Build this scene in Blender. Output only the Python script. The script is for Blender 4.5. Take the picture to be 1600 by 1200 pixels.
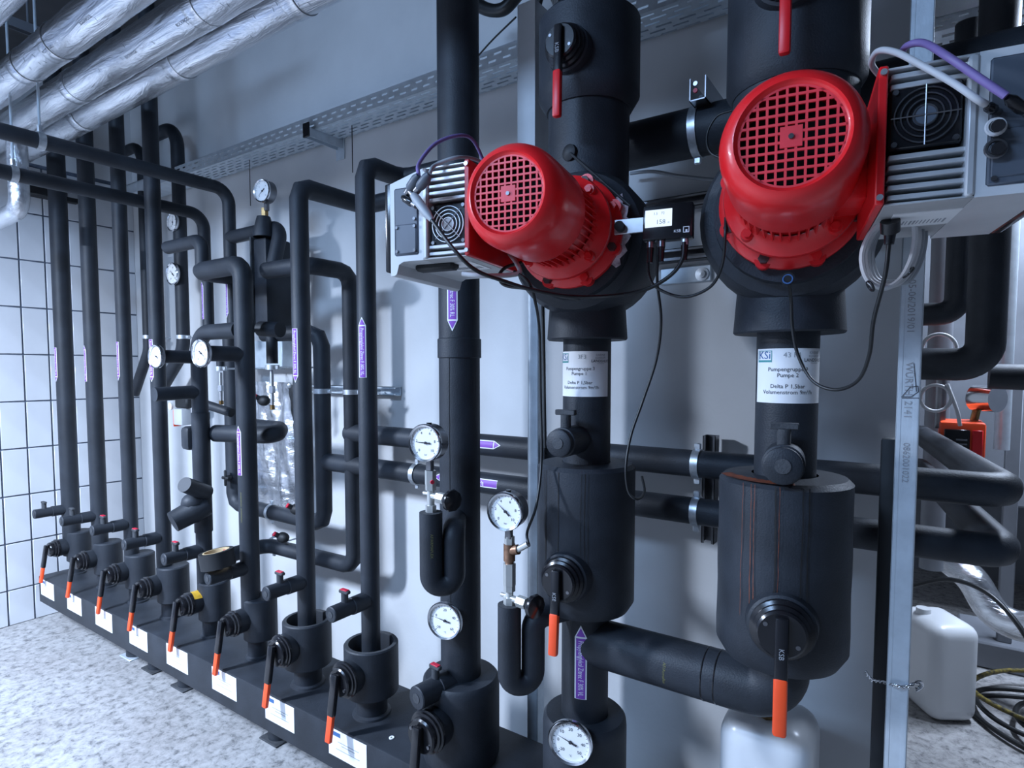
import bpy, bmesh, math, random
from mathutils import Vector, Matrix
random.seed(7)
for o in list(bpy.data.objects): bpy.data.objects.remove(o)
SC = bpy.context.scene
COL = SC.collection
PI = math.pi
# ------------------------------------------------------------------ camera
F, PPX, PPY = 929.0, 800.0, 628.0           # focal length and principal point in pixels of a 1600x1200 frame
TH, PT = math.radians(34.1), math.radians(3.2)
CAMP = Vector((0.0, -2.0, 1.57))
cd = bpy.data.cameras.new('camera'); cam = bpy.data.objects.new('camera', cd); COL.objects.link(cam)
cd.sensor_width = 36; cd.sensor_fit = 'HORIZONTAL'; cd.lens = 36*F/1600; cd.shift_y = (PPY-600)/1600
cd.clip_start = 0.02
cam.location = CAMP; cam.rotation_euler = (PI/2-PT, 0, TH)
SC.camera = cam
# ------------------------------------------------------------------ world, lights, exposure
w = bpy.data.worlds.new('world'); SC.world = w; w.use_nodes = True
w.node_tree.nodes['Background'].inputs[0].default_value = (0.30, 0.44, 0.75, 1)
w.node_tree.nodes['Background'].inputs[1].default_value = 0.25
SC.view_settings.view_transform = 'Standard'; SC.view_settings.look = 'None'
SC.view_settings.gamma = 1; SC.view_settings.use_curve_mapping = False
SC.view_settings.exposure = 0.9
LIGHTCOL = (0.64, 0.77, 1.0)
def area_light(name, loc, power, sx, sy, rot=(0, 0, 0)):
    l = bpy.data.lights.new(name, 'AREA'); l.shape = 'RECTANGLE'; l.size = sx; l.size_y = sy
    l.energy = power; l.color = LIGHTCOL
    o = bpy.data.objects.new(name, l); COL.objects.link(o); o.location = loc; o.rotation_euler = rot
    return o
area_light('key_and_fill_light', (-3.3, -2.85, 2.55), 210, 0.18, 0.9, (0, 0, math.radians(-35)))
area_light('key_and_fill_light', (-1.7, -3.5, 3.25), 62, 1.4, 0.5, (math.radians(30), 0, 0)).data.color = (0.40, 0.62, 1.0)  # added bluish fill that lifts the upper wall, no actual luminaire
area_light('key_and_fill_light', (0.9, 1.7, 3.1), 115, 0.2, 1.2)  # added fill, brightens floor and canister beyond the wall end
# ------------------------------------------------------------------ pixel -> place helpers (a = distance in front of the back wall)
FW = Vector((-math.sin(TH)*math.cos(PT), math.cos(TH)*math.cos(PT), -math.sin(PT)))
RT = Vector((math.cos(TH), math.sin(TH), 0))
UP = Vector((-math.sin(TH)*math.sin(PT), math.cos(TH)*math.sin(PT), math.cos(PT)))
def ray(px, py): return FW + RT*((px-PPX)/F) + UP*((PPY-py)/F)
def at(px, py, a):
    d = ray(px, py); return CAMP + d*((-a-CAMP.y)/d.y)
def atX(px, py, X):
    d = ray(px, py); return CAMP + d*((X-CAMP.x)/d.x)
def atZ(px, py, z):
    d = ray(px, py); return CAMP + d*((z-CAMP.z)/d.z)
def V(*a): return Vector(a)
# ------------------------------------------------------------------ materials
MATS = {}
def M(name, col, rough=0.5, metal=0.0, var=0.15, scale=12.0, bump=0.0, bscale=120.0, emit=None, spec=0.5, coat=0.0, col2=None, detail=4):
    m = bpy.data.materials.new(name); m.use_nodes = True; nt = m.node_tree; b = nt.nodes['Principled BSDF']
    b.inputs['Roughness'].default_value = rough; b.inputs['Metallic'].default_value = metal
    b.inputs['Specular IOR Level'].default_value = spec
    b.inputs['Coat Weight'].default_value = coat
    tc = nt.nodes.new('ShaderNodeTexCoord')
    nz = nt.nodes.new('ShaderNodeTexNoise'); nz.inputs['Scale'].default_value = scale; nz.inputs['Detail'].default_value = detail
    nt.links.new(tc.outputs['Object'], nz.inputs['Vector'])
    cr = nt.nodes.new('ShaderNodeValToRGB'); nt.links.new(nz.outputs['Fac'], cr.inputs[0])
    c2 = col2 or tuple(min(1, c*(1+var)) for c in col); c1 = tuple(c*(1-var) for c in col) if not col2 else col
    cr.color_ramp.elements[0].position = 0.35; cr.color_ramp.elements[1].position = 0.65
    cr.color_ramp.elements[0].color = (*c1, 1); cr.color_ramp.elements[1].color = (*c2, 1)
    nt.links.new(cr.outputs[0], b.inputs['Base Color'])
    if bump:
        n2 = nt.nodes.new('ShaderNodeTexNoise'); n2.inputs['Scale'].default_value = bscale; n2.inputs['Detail'].default_value = 3
        nt.links.new(tc.outputs['Object'], n2.inputs['Vector'])
        bp = nt.nodes.new('ShaderNodeBump'); bp.inputs['Strength'].default_value = bump; bp.inputs['Distance'].default_value = 0.01
        nt.links.new(n2.outputs['Fac'], bp.inputs['Height']); nt.links.new(bp.outputs[0], b.inputs['Normal'])
    if emit:
        b.inputs['Emission Color'].default_value = (*emit[0], 1); b.inputs['Emission Strength'].default_value = emit[1]
    MATS[name] = m
    return m
M('foam', (0.023, 0.027, 0.034), 0.52, var=0.22, scale=9, bump=0.12, bscale=260, spec=0.35)
M('foam_cut', (0.042, 0.045, 0.05), 0.8, var=0.3, scale=20, bump=0.2, bscale=200)
M('plaster', (0.60, 0.60, 0.60), 0.85, var=0.05, scale=3, bump=0.06, bscale=60)
M('ceiling', (0.075, 0.075, 0.078), 0.9, var=0.2, scale=3)
M('tile', (0.62, 0.63, 0.65), 0.25, var=0.05, scale=4)
M('grout', (0.10, 0.12, 0.16), 0.9, var=0.2, scale=30)
M('galv', (0.60, 0.66, 0.71), 0.38, 0.4, var=0.07, scale=25, bump=0.03, bscale=120)
M('zinc', (0.60, 0.63, 0.66), 0.4, 0.85, var=0.15, scale=60)
M('nickel', (0.62, 0.62, 0.59), 0.34, 0.55, var=0.06)
M('chrome', (0.72, 0.73, 0.75), 0.16, 1.0, var=0.05)
M('steel', (0.50, 0.51, 0.53), 0.42, 0.95, var=0.1, scale=30)
M('gunmetal', (0.20, 0.20, 0.21), 0.32, 0.9, var=0.2)
M('brass', (0.30, 0.19, 0.08), 0.4, 0.9, var=0.25, scale=50)
M('bronze', (0.30, 0.17, 0.11), 0.45, 0.8, var=0.25, scale=50)
M('motor_red', (0.78, 0.014, 0.018), 0.33, var=0.12, scale=6, bump=0.03, bscale=150, coat=0.15)
M('grille_red', (0.80, 0.045, 0.06), 0.45, var=0.08)
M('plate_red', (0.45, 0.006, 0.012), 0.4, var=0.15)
M('lever_orange', (0.95, 0.085, 0.018), 0.45, var=0.06)
M('lever_red', (0.72, 0.012, 0.018), 0.4, var=0.06)
M('tag_red', (0.55, 0.01, 0.04), 0.45, var=0.05)
M('black_plastic', (0.010, 0.010, 0.012), 0.22, var=0.2)
M('black_matte', (0.010, 0.011, 0.013), 0.6, var=0.2)
M('void', (0.003, 0.003, 0.003), 0.9, var=0.1)
M('cable_black', (0.010, 0.011, 0.012), 0.42, var=0.2)
M('cable_white', (0.55, 0.55, 0.56), 0.5, var=0.06)
M('cable_grey', (0.32, 0.34, 0.36), 0.5, var=0.08)
M('cable_violet', (0.20, 0.14, 0.34), 0.5, var=0.1)
M('drive_grey', (0.58, 0.59, 0.60), 0.42, var=0.05, spec=0.5)
M('drive_alu', (0.58, 0.59, 0.60), 0.36, 0.35, var=0.08)
M('drive_under', (0.42, 0.42, 0.42), 0.6, var=0.08)
M('panel_slate', (0.085, 0.10, 0.125), 0.5, var=0.08)
M('paper', (0.80, 0.80, 0.80), 0.7, var=0.02)
M('dial_white', (0.86, 0.86, 0.85), 0.6, var=0.01)
M('ink', (0.03, 0.03, 0.04), 0.7, var=0.05)
M('ink_grey', (0.30, 0.31, 0.33), 0.7, var=0.05)
M('ink_blue', (0.04, 0.12, 0.30), 0.7, var=0.05)
M('ink_teal', (0.06, 0.28, 0.28), 0.7, var=0.05)
M('cable_flecked', (0.012, 0.012, 0.011), 0.5, var=0, scale=60, col2=(0.20, 0.15, 0.02))
M('ink_yellow', (0.17, 0.165, 0.06), 0.7, var=0.05)
M('ink_foil', (0.10, 0.11, 0.13), 0.6, var=0.05)
M('sticker_violet', (0.22, 0.055, 0.42), 0.5, var=0.05)
M('sticker_white', (0.82, 0.82, 0.85), 0.5, var=0.02)
M('sticker_yellow', (0.62, 0.36, 0.03), 0.5, var=0.15, scale=40)
M('card_core', (0.55, 0.42, 0.24), 0.8, var=0.15)
M('rust', (0.16, 0.035, 0.012), 0.75, var=0.4, scale=60)
M('drip', (0.012, 0.011, 0.011), 0.5, var=0.3, scale=60)
M('canister', (0.72, 0.73, 0.74), 0.28, var=0.03, scale=4, spec=0.5)
M('putty', (0.55, 0.48, 0.52), 0.9, var=0.35, scale=60, bump=0.5, bscale=80)
M('screen', (0.7, 0.75, 0.75), 0.3, var=0.02, emit=((0.86, 0.93, 1.0), 0.38))
M('lcd_ink', (0.30, 0.34, 0.36), 0.5, var=0.02)
M('cabinet', (0.18, 0.19, 0.21), 0.5, var=0.15, scale=3)
M('bolt_hole', (0.05, 0.02, 0.02), 0.5, var=0.3, scale=40)
def foil_mat():
    m = M('foil', (0.62, 0.64, 0.67), 0.22, 0.95, scale=5, col2=(0.95, 0.96, 0.98))
    nt = m.node_tree; b = nt.nodes['Principled BSDF']
    tc = nt.nodes.new('ShaderNodeTexCoord'); mp = nt.nodes.new('ShaderNodeMapping'); mp.inputs['Scale'].default_value = (0.45, 3.2, 3.2)
    nz = nt.nodes.new('ShaderNodeTexNoise'); nz.inputs['Scale'].default_value = 7; nz.inputs['Detail'].default_value = 7; nz.inputs['Roughness'].default_value = 0.62
    nz.inputs['Distortion'].default_value = 0.6
    bp = nt.nodes.new('ShaderNodeBump'); bp.inputs['Strength'].default_value = 0.75; bp.inputs['Distance'].default_value = 0.012
    base = [n for n in nt.nodes if n.type == 'TEX_NOISE'][0]; mp2 = nt.nodes.new('ShaderNodeMapping'); mp2.inputs['Scale'].default_value = (0.25, 4, 4)  # stretched pale and dark streaks put reflections into the foil colour
    nt.links.new(tc.outputs['Object'], mp2.inputs[0]); nt.links.new(mp2.outputs[0], base.inputs['Vector'])
    nt.links.new(tc.outputs['Object'], mp.inputs[0]); nt.links.new(mp.outputs[0], nz.inputs['Vector'])
    nt.links.new(nz.outputs['Fac'], bp.inputs['Height']); nt.links.new(bp.outputs[0], b.inputs['Normal'])
foil_mat()
def floor_mat():
    m = bpy.data.materials.new('floor_screed'); m.use_nodes = True; nt = m.node_tree; b = nt.nodes['Principled BSDF']
    tc = nt.nodes.new('ShaderNodeTexCoord')
    n1 = nt.nodes.new('ShaderNodeTexNoise'); n1.inputs['Scale'].default_value = 26; n1.inputs['Detail'].default_value = 10; n1.inputs['Roughness'].default_value = 0.75; n1.inputs['Distortion'].default_value = 0.35
    n2 = nt.nodes.new('ShaderNodeTexNoise'); n2.inputs['Scale'].default_value = 2.2; n2.inputs['Detail'].default_value = 4
    c1 = nt.nodes.new('ShaderNodeValToRGB'); e = c1.color_ramp.elements
    e[0].position = 0.37; e[0].color = (0.12, 0.12, 0.122, 1); e[1].position = 0.60; e[1].color = (0.42, 0.41, 0.405, 1)
    e2 = e.new(0.47); e2.color = (0.31, 0.305, 0.30, 1)
    c2 = nt.nodes.new('ShaderNodeValToRGB'); e = c2.color_ramp.elements
    e[0].position = 0.35; e[0].color = (0.82, 0.80, 0.79, 1); e[1].position = 0.65; e[1].color = (1, 1, 1, 1)
    mx = nt.nodes.new('ShaderNodeMix'); mx.data_type = 'RGBA'; mx.blend_type = 'MULTIPLY'; mx.inputs[0].default_value = 1
    for n in (n1, n2): nt.links.new(tc.outputs['Object'], n.inputs['Vector'])
    nt.links.new(n1.outputs['Fac'], c1.inputs[0]); nt.links.new(n2.outputs['Fac'], c2.inputs[0])
    nt.links.new(c1.outputs[0], mx.inputs[6]); nt.links.new(c2.outputs[0], mx.inputs[7]); nt.links.new(mx.outputs[2], b.inputs['Base Color'])
    b.inputs['Roughness'].default_value = 0.6
    MATS['floor'] = m
floor_mat()
# ------------------------------------------------------------------ mesh building
_bev = {}
def bevel_box_geo(sx, sy, sz, b, seg):
    k = (round(sx, 5), round(sy, 5), round(sz, 5), b, seg)
    if k not in _bev:
        bm = bmesh.new(); bmesh.ops.create_cube(bm, size=1)
        for v in bm.verts: v.co = V(v.co.x*sx, v.co.y*sy, v.co.z*sz)
        if b: bmesh.ops.bevel(bm, geom=list(bm.edges), offset=b, segments=seg, profile=0.5, affect='EDGES')
        bm.verts.index_update()
        _bev[k] = ([v.co.copy() for v in bm.verts], [[v.index for v in f.verts] for f in bm.faces]); bm.free()
    return _bev[k]
def frame(d):
    d = d.normalized(); u = V(0, 0, 1) if abs(d.z) < 0.9 else V(1, 0, 0)
    x = u.cross(d).normalized(); return x, d.cross(x).normalized()
def fillet(pts, rad, n):
    out = [pts[0]]
    for i in range(1, len(pts)-1):
        p, a, b = pts[i], (pts[i-1]-pts[i]), (pts[i+1]-pts[i])
        la, lb = a.length, b.length; a = a/la; b = b/lb
        ang = a.angle(b)
        if ang > PI-0.05: out.append(p); continue
        t = min(rad/math.tan(ang/2), la*0.49, lb*0.49); r = t*math.tan(ang/2)
        c = p+(a+b).normalized()*(r/math.sin(ang/2))
        s, e = p+a*t-c, p+b*t-c
        for k in range(n+1):
            f = k/n; tot = s.angle(e)
            out.append(c+(s*math.sin((1-f)*tot)+e*math.sin(f*tot))/math.sin(tot))
    out.append(pts[-1]); return out
def smooth_path(pts, n=8):
    P = [pts[0]*2-pts[1]]+list(pts)+[pts[-1]*2-pts[-2]]; out = []
    for i in range(1, len(P)-2):
        p0, p1, p2, p3 = P[i-1:i+3]
        for k in range(n):
            t = k/n
            out.append(0.5*((2*p1)+(p2-p0)*t+(2*p0-5*p1+4*p2-p3)*t*t+(3*p1-p0-3*p2+p3)*t**3))
    out.append(pts[-1]); return out
class MB:
    def __init__(s, mat=None): s.v = []; s.f = []; s.m = mat
    def add(s, vs, fs):
        o = len(s.v); s.v += [(s.m @ Vector(v)) if s.m else Vector(v) for v in vs]; s.f += [[i+o for i in f] for f in fs]; return s
    def box(s, c, size, b=0.0, seg=1, rot=None):
        vs, fs = bevel_box_geo(*size, b, seg); c = Vector(c)
        return s.add([(rot @ v if rot else v)+c for v in vs], fs)
    def box2(s, lo, hi, b=0.0, seg=1):
        lo, hi = Vector(lo), Vector(hi); d = hi-lo
        return s.box((lo+hi)/2, (abs(d.x), abs(d.y), abs(d.z)), b, seg)
    def sweep(s, pts, rs, seg=16, caps=True):
        if not isinstance(rs, (list, tuple)): rs = [rs]*len(pts)
        n = len(pts); vs = []; fs = []; x = None
        for i, p in enumerate(pts):
            d = (pts[min(i+1, n-1)]-pts[max(i-1, 0)])
            if d.length < 1e-9: d = V(0, 0, 1)
            d.normalize()
            if x is None: x, y = frame(d)
            else:
                x = x-d*x.dot(d); x = x.normalized() if x.length > 1e-6 else frame(d)[0]; y = d.cross(x)
            k = 1.0
            if 0 < i < n-1:   # mitre correction
                c = max(0.4, (pts[i]-pts[i-1]).normalized().dot(d)); k = 1/c if k else 1
                bend = (pts[i+1]-pts[i]).normalized()-(pts[i]-pts[i-1]).normalized()
                bd = bend.normalized() if bend.length > 1e-5 else None
            else: bd = None
            for j in range(seg):
                t = 2*PI*j/seg; off = x*math.cos(t)+y*math.sin(t)
                if bd: off = off+bd*(off.dot(bd)*(k-1))
                vs.append(p+off*rs[i])
        for i in range(n-1):
            for j in range(seg):
                a, b = i*seg+j, i*seg+(j+1) % seg
                fs.append([a, b, b+seg, a+seg])
        if caps: fs.append(list(range(seg))[::-1]); fs.append([(n-1)*seg+j for j in range(seg)])
        return s.add(vs, fs)
    def cyl(s, p0, p1, r0, r1=None, seg=20, caps=True):
        return s.sweep([Vector(p0), Vector(p1)], [r0, r0 if r1 is None else r1], seg, caps)
    def tube(s, pts, r, seg=18, bend=None, bn=8, caps=True):
        pts = [Vector(p) for p in pts]
        return s.sweep(fillet(pts, bend if bend else r*1.8, bn), r, seg, caps)
    def cable(s, pts, r, seg=8, n=8): return s.sweep(smooth_path([Vector(p) for p in pts], n), r, seg)
    def lathe(s, prof, p0, ax, seg=28, close=False):
        # prof: (radius, distance along ax)
        p0 = Vector(p0); ax = Vector(ax).normalized(); x, y = frame(ax); vs = []; fs = []; n = len(prof)
        for r, t in prof:
            for j in range(seg):
                a = 2*PI*j/seg; vs.append(p0+ax*t+(x*math.cos(a)+y*math.sin(a))*max(r, 1e-5))
        for i in range(n-1 if not close else n):
            k = (i+1) % n
            for j in range(seg):
                fs.append([i*seg+j, i*seg+(j+1) % seg, k*seg+(j+1) % seg, k*seg+j])
        return s.add(vs, fs)
    def torus(s, c, ax, R, r, seg=28, rs=8):
        return s.lathe([(R+r*math.cos(2*PI*k/rs), r*math.sin(2*PI*k/rs)) for k in range(rs)], c, ax, seg, True)
    def quad(s, a, b, c, d): return s.add([a, b, c, d], [[0, 1, 2, 3]])
    def sphere(s, c, r, seg=14, rings=8, sc=(1, 1, 1)):
        vs = []; fs = []; c = Vector(c)
        for i in range(rings+1):
            ph = PI*i/rings
            for j in range(seg):
                t = 2*PI*j/seg; vs.append(c+V(r*sc[0]*math.sin(ph)*math.cos(t), r*sc[1]*math.sin(ph)*math.sin(t), r*sc[2]*math.cos(ph)))
        for i in range(rings):
            for j in range(seg):
                fs.append([i*seg+j, i*seg+(j+1) % seg, (i+1)*seg+(j+1) % seg, (i+1)*seg+j][::-1])
        return s.add(vs, fs)
    def hexn(s, p0, p1, r): return s.sweep([Vector(p0), Vector(p1)], r, 6)
    def planar(s, geo, fn):
        vs, fs = geo; return s.add([fn(x, y) for x, y in vs], fs)
def make_mesh(name, mb, mat, origin=None, angle=38):
    me = bpy.data.meshes.new(name); o = origin or V(0, 0, 0)
    me.from_pydata([tuple(v-o) for v in mb.v], [], mb.f); me.validate(); me.update()
    bm = bmesh.new(); bm.from_mesh(me); bmesh.ops.remove_doubles(bm, verts=bm.verts, dist=1e-6)
    bmesh.ops.recalc_face_normals(bm, faces=bm.faces); bm.to_mesh(me); bm.free()
    for p in me.polygons: p.use_smooth = True
    me.set_sharp_from_angle(angle=math.radians(angle))
    if mat: me.materials.append(MATS[mat])
    return me
def wloc(o):
    p = V(0, 0, 0)
    while o: p = p+o.location; o = o.parent
    return p
def thing(name, label, cat, loc=(0, 0, 0), rz=0, group=None):
    o = bpy.data.objects.new(name, None); COL.objects.link(o); o.empty_display_size = 0.05
    o.location = loc; o.rotation_euler = (0, 0, rz); o['label'] = label; o['category'] = cat
    if group: o['group'] = group
    return o
def part(parent, name, mb, mat, local=False, label=None, angle=38):
    """local: vertices already in the parent's own frame; else world coordinates (parents unrotated)"""
    me = make_mesh(name, mb, mat, None if local else wloc(parent), angle)
    o = bpy.data.objects.new(name, me); COL.objects.link(o); o.parent = parent
    if label: o['label'] = label
    return o
def solo(name, label, cat, mb, mat, group=None, angle=38):
    zs = min(v.z for v in mb.v); n = len(mb.v)
    c = sum(mb.v, V(0, 0, 0))/n; og = V(c.x, c.y, zs)
    o = bpy.data.objects.new(name, make_mesh(name, mb, mat, og, angle)); COL.objects.link(o); o.location = og
    o['label'] = label; o['category'] = cat
    if group: o['group'] = group
    return o
def struct(name, mb, mat, label=None):
    o = bpy.data.objects.new(name, make_mesh(name, mb, mat)); COL.objects.link(o); o['kind'] = 'structure'
    if label: o['label'] = label
    return o
def copy_tree(o, parent=None, loc=None, rz=None, label=None, group=None, scale=None):
    c = o.copy(); COL.objects.link(c)
    if parent: c.parent = parent
    if loc is not None: c.location = loc
    if rz is not None: c.rotation_euler = (0, 0, rz)
    if scale: c.scale = scale
    if label: c['label'] = label
    if group: c['group'] = group
    for ch in list(o.children): copy_tree(ch, c)
    return c
# ------------------------------------------------------------------ lettering
_txt = {}
def text_geo(s, size=1.0, align='CENTER', xs=1.0):
    k = (s, align)
    if k not in _txt:
        cu = bpy.data.curves.new('t', 'FONT'); cu.body = s; cu.size = 1; cu.align_x = align; cu.align_y = 'CENTER'; cu.resolution_u = 2
        ob = bpy.data.objects.new('t', cu); me = ob.to_mesh()
        _txt[k] = ([(v.co.x, v.co.y) for v in me.vertices], [list(p.vertices) for p in me.polygons])
        ob.to_mesh_clear(); bpy.data.objects.remove(ob); bpy.data.curves.remove(cu)
    v, f = _txt[k]
    return [(x*size*xs, y*size) for x, y in v], f
def wrap_z(X, Y, r, ang, z0):
    """(s around, t up) on a vertical cylinder; ang turns the facing from -Y towards +X"""
    return lambda s, t: V(X+r*math.sin(ang+s/r), Y-r*math.cos(ang+s/r), z0+t)
def wrap_x(Y, Z, r, ang, x0):
    """(s along +X, t up around) on a cylinder along X; ang lowers the facing from -Y towards -Z"""
    return lambda s, t: V(x0+s, Y-r*math.cos(ang-t/r), Z-r*math.sin(ang-t/r))
def grid_geo(x0, x1, y0f, y1f, n=6):
    vs = []; fs = []
    for i in range(n+1):
        x = x0+(x1-x0)*i/n; vs += [(x, y0f(x)), (x, y1f(x))]
    for i in range(n): fs.append([2*i, 2*i+2, 2*i+3, 2*i+1])
    return vs, fs
def arrow_sticker(parent, fn0, w, L, up, text, along='t'):
    """violet flow sticker with white outline; fn0(k) gives the mapping at lift k. up: pointed end at +t"""
    h = w/2; ah = w*1.0; sg = 1 if up else -1
    def prof(hw, Lh, a): return (lambda x: -Lh, lambda x: Lh-a*abs(x)/hw)
    def flip(g): return ([(x, sg*y) for x, y in g[0]], g[1])
    out = MB().planar(flip(grid_geo(-h, h, *prof(h, L/2, ah))), fn0(0.0006))
    root = part(parent, 'flow_sticker', out, 'sticker_white', label='violet and white flow direction sticker')
    b = w*0.12; iv = MB()
    iv.planar(flip(grid_geo(-h+b, h-b, lambda x: -L/2+b*0.3, lambda x: L/2-ah-b*0.6)), fn0(0.0011))
    iv.planar(flip(grid_geo(-h+b, h-b, lambda x: L/2-ah+b*0.6, lambda x: L/2-ah+b*0.6+(ah-2.4*b)*(1-abs(x)/(h-b)))), fn0(0.0011))
    part(root, 'violet_field', iv, 'sticker_violet')
    tl = L-ah-2*b
    g = text_geo(text, 1.0); wmax = max(x for x, y in g[0])*2; sz = w*0.62; k = min(1.0, tl*0.94/(wmax*sz))
    cy = -ah/2*sg
    mp = fn0(0.0016)
    # reads downwards
    vs = [(y*sz*1.0, cy-x*sz*k) for x, y in g[0]]
    part(root, 'lettering', MB().planar((vs, g[1]), mp), 'sticker_white')
# ================================================================== THE ROOM
XL, XE = -4.536, 0.0      # left wall face, free end of the back wall
ZC = 3.35
struct('floor', MB().box2((-4.9, -4.4, -0.1), (3.6, 4.0, 0)), 'floor')
struct('ceiling', MB().box2((-4.9, -4.4, ZC), (3.6, 4.0, ZC+0.1)), 'ceiling')
struct('wall_back', MB().box2((-4.9, 0, 0), (XE, 0.22, ZC)), 'plaster')
wl = struct('wall_left', MB().box2((-4.9, -4.4, 0), (XL, 0, ZC)), 'grout')
struct('wall_front', MB().box2((-4.9, -4.6, 0), (3.6, -4.4, ZC)), 'cabinet')
struct('wall_right', MB().box2((3.6, -4.4, 0), (3.8, 4.0, ZC)), 'cabinet')
struct('wall_far', MB().box2((-1.8, 3.6, 0), (3.6, 4.0, ZC)), 'cabinet')
struct('wall_recess', MB().box2((-1.8, 0.22, 0), (-1.6, 4.0, ZC)), 'plaster')
# white wall tiles on the left wall
tm = make_mesh('tile', MB().box((0, 0, 0), (0.008, 0.1226, 0.2795), 0.002, 1), 'tile')
yk = -2+1.3475
for c in range(-9, 5):
    for r in range(-6, 5):
        y0 = yk+c*0.1312; z0 = 1.657+r*0.288
        y1, z1 = y0+0.1312, z0+0.288
        if y1 > 0.02 or z0 > 2.75: continue
        zz0 = max(z0, 0.0)
        if z1-zz0 < 0.05: continue
        t = bpy.data.objects.new('tile', tm); COL.objects.link(t); t.parent = wl
        sz = (z1-zz0)/0.288
        t.location = (XL+0.003, (y0+y1)/2, (zz0+z1)/2); t.scale = (1, 1, sz)
tp = part(wl, 'plaster_field', MB().box2((XL, -4.4, 2.83), (XL+0.006, 0, ZC)), 'plaster')
# ceiling rails above the foil pipes
for i, xx in enumerate((-4.1, -3.45, -2.5, -1.4)):
    m = MB(); m.box2((xx-0.02, -2.6, 3.12), (xx-0.016, -0.8, 3.161)); m.box2((xx+0.016, -2.6, 3.12), (xx+0.02, -0.8, 3.161)); m.box2((xx-0.02, -2.6, 3.157), (xx+0.02, -0.8, 3.161))
    for yy in (-2.3, -1.6, -0.9): m.cyl((xx, yy, 3.16), (xx, yy, ZC), 0.005, seg=8)
    solo('ceiling_rail', ['dark channel rail under the ceiling nearest the tiled wall', 'dark channel rail under the ceiling, second from the tiled wall', 'dark channel rail under the ceiling, third from the tiled wall', 'dark channel rail under the ceiling farthest from the tiled wall'][i], 'rail', m, 'cabinet', 'ceiling channel rails')
# ================================================================== FOIL PIPES under the ceiling
def cs(y, h): return V(0, y-2.0, 1.57+h)
FOIL = [(1.27, 1.207, 0.062, 'silver foil pipe lowest and closest to the back wall', (-3.35, -2.45, -1.7)),
        (1.12, 1.2035, 0.0657, 'silver foil pipe second from the back wall', (-3.0, -2.0)),
        (0.93, 1.1946, 0.0613, 'silver foil pipe third from the back wall', (-2.95, -2.65, -1.9)),
        (0.71, 1.205, 0.062, 'silver foil pipe nearest the viewer in the top left corner', (-2.2,))]
for i, (yy, h, r, lab, bands) in enumerate(FOIL):
    c = cs(yy, h); t = thing('foil_pipe', lab, 'pipe', (-2.0, c.y, c.z), group='foil lagged pipes under the ceiling')
    x0, x1 = XL+0.02, -0.75
    pts = []; rs = []
    n = 60
    for k in range(n+1):
        pts.append(V(x0+(x1-x0)*k/n, c.y+random.uniform(-1, 1)*0.0012, c.z+random.uniform(-1, 1)*0.0012)); rs.append(r*(1+random.uniform(-0.012, 0.012)))
    part(t, 'foil_lagging', MB().sweep(pts, rs, 28), 'foil', angle=60)
    for bx in bands:
        m = MB().lathe([(r*1.0, -0.03), (r*1.025, -0.026), (r*1.025, 0.026), (r*1.0, 0.03)], (bx, c.y, c.z), (1, 0, 0), 28)
        part(t, 'tape_band', m, 'foil')
        part(t, 'wire_tie', MB().torus((bx+0.032, c.y, c.z), (1, 0, 0), r*1.02, 0.0016, 28, 6), 'steel')
    if i in (1, 2):
        for tx in ((-2.05, -1.62, -2.42) if i == 1 else (-2.3, -2.62)):
            g = text_geo('ROCKWOOL', 0.0145)
            part(t, 'lettering', MB().planar(g, wrap_x(c.y, c.z, r*1.025, math.radians(52 if i == 1 else 50), tx)), 'ink_foil')
    m = MB()
    for k in range(26):
        tx = random.uniform(-3.6, -1.2); an = math.radians(random.uniform(25, 75)); fn = wrap_x(c.y, c.z, r*1.02, an, tx); sl = random.choice((-1, 1))
        m.planar(([(-0.0008, -0.006), (0.0008, -0.006), (0.0008+sl*0.004, 0.006), (-0.0008+sl*0.004, 0.006)], [[0, 1, 2, 3]]), fn)
    part(t, 'print_mark', m, 'ink_foil')
# foil elbow drop in the far top left
p = at(28, 262, 0.9); q = at(28, 328, 0.9)
m = MB().tube([p+V(0, 0, 0.16), V(p.x, p.y, q.z), V(p.x-0.35, p.y-0.02, q.z-0.03)], 0.043, 22, bend=0.07)
solo('foil_elbow', 'crumpled silver foil elbow hanging in front of the tiled wall', 'pipe', m, 'foil', angle=60)
# two black pipes crossing under the foil pipes
def clamp_ring(mb, c, ax, r, wd=0.022):
    mb.lathe([(r+0.001, -wd/2), (r+0.0045, -wd/2), (r+0.0045, wd/2), (r+0.001, wd/2)], c, ax, 24, True)
def crossing(X, z, rod_px, rod_py, down_to, lab, labc, rr):
    m = MB().tube([V(X, -2.3, z), V(X, -0.25, z), V(X, -0.25, down_to)], rr, 20, bend=0.075)
    solo('insulated_pipe', lab, 'pipe', m, 'foam', 'black pipes crossing towards the back wall')
    p = atX(rod_px, rod_py, X)
    t = thing('pipe_hanger', labc, 'hanger', (X, p.y, z), group='rod hangers')
    m = MB(); clamp_ring(m, (X, p.y, z), (0, 1, 0), rr, 0.025); part(t, 'ring', m, 'zinc')
    part(t, 'rod', MB().cyl((X, p.y, z+rr), (X, p.y, ZC), 0.005, seg=8), 'galv')
    part(t, 'nut', MB().hexn((X, p.y, z+rr+0.002), (X, p.y, z+rr+0.03), 0.009), 'zinc')
Pb1 = at(357, 297, 0.25); Pb2 = at(318, 336, 0.25)
crossing(Pb1.x, Pb1.z, 62, 205, at(357, 440, 0.25).z, 'upper black pipe crossing under the foil pipes and turning down', 'threaded rod hanger on the upper crossing black pipe', 0.031)
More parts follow.
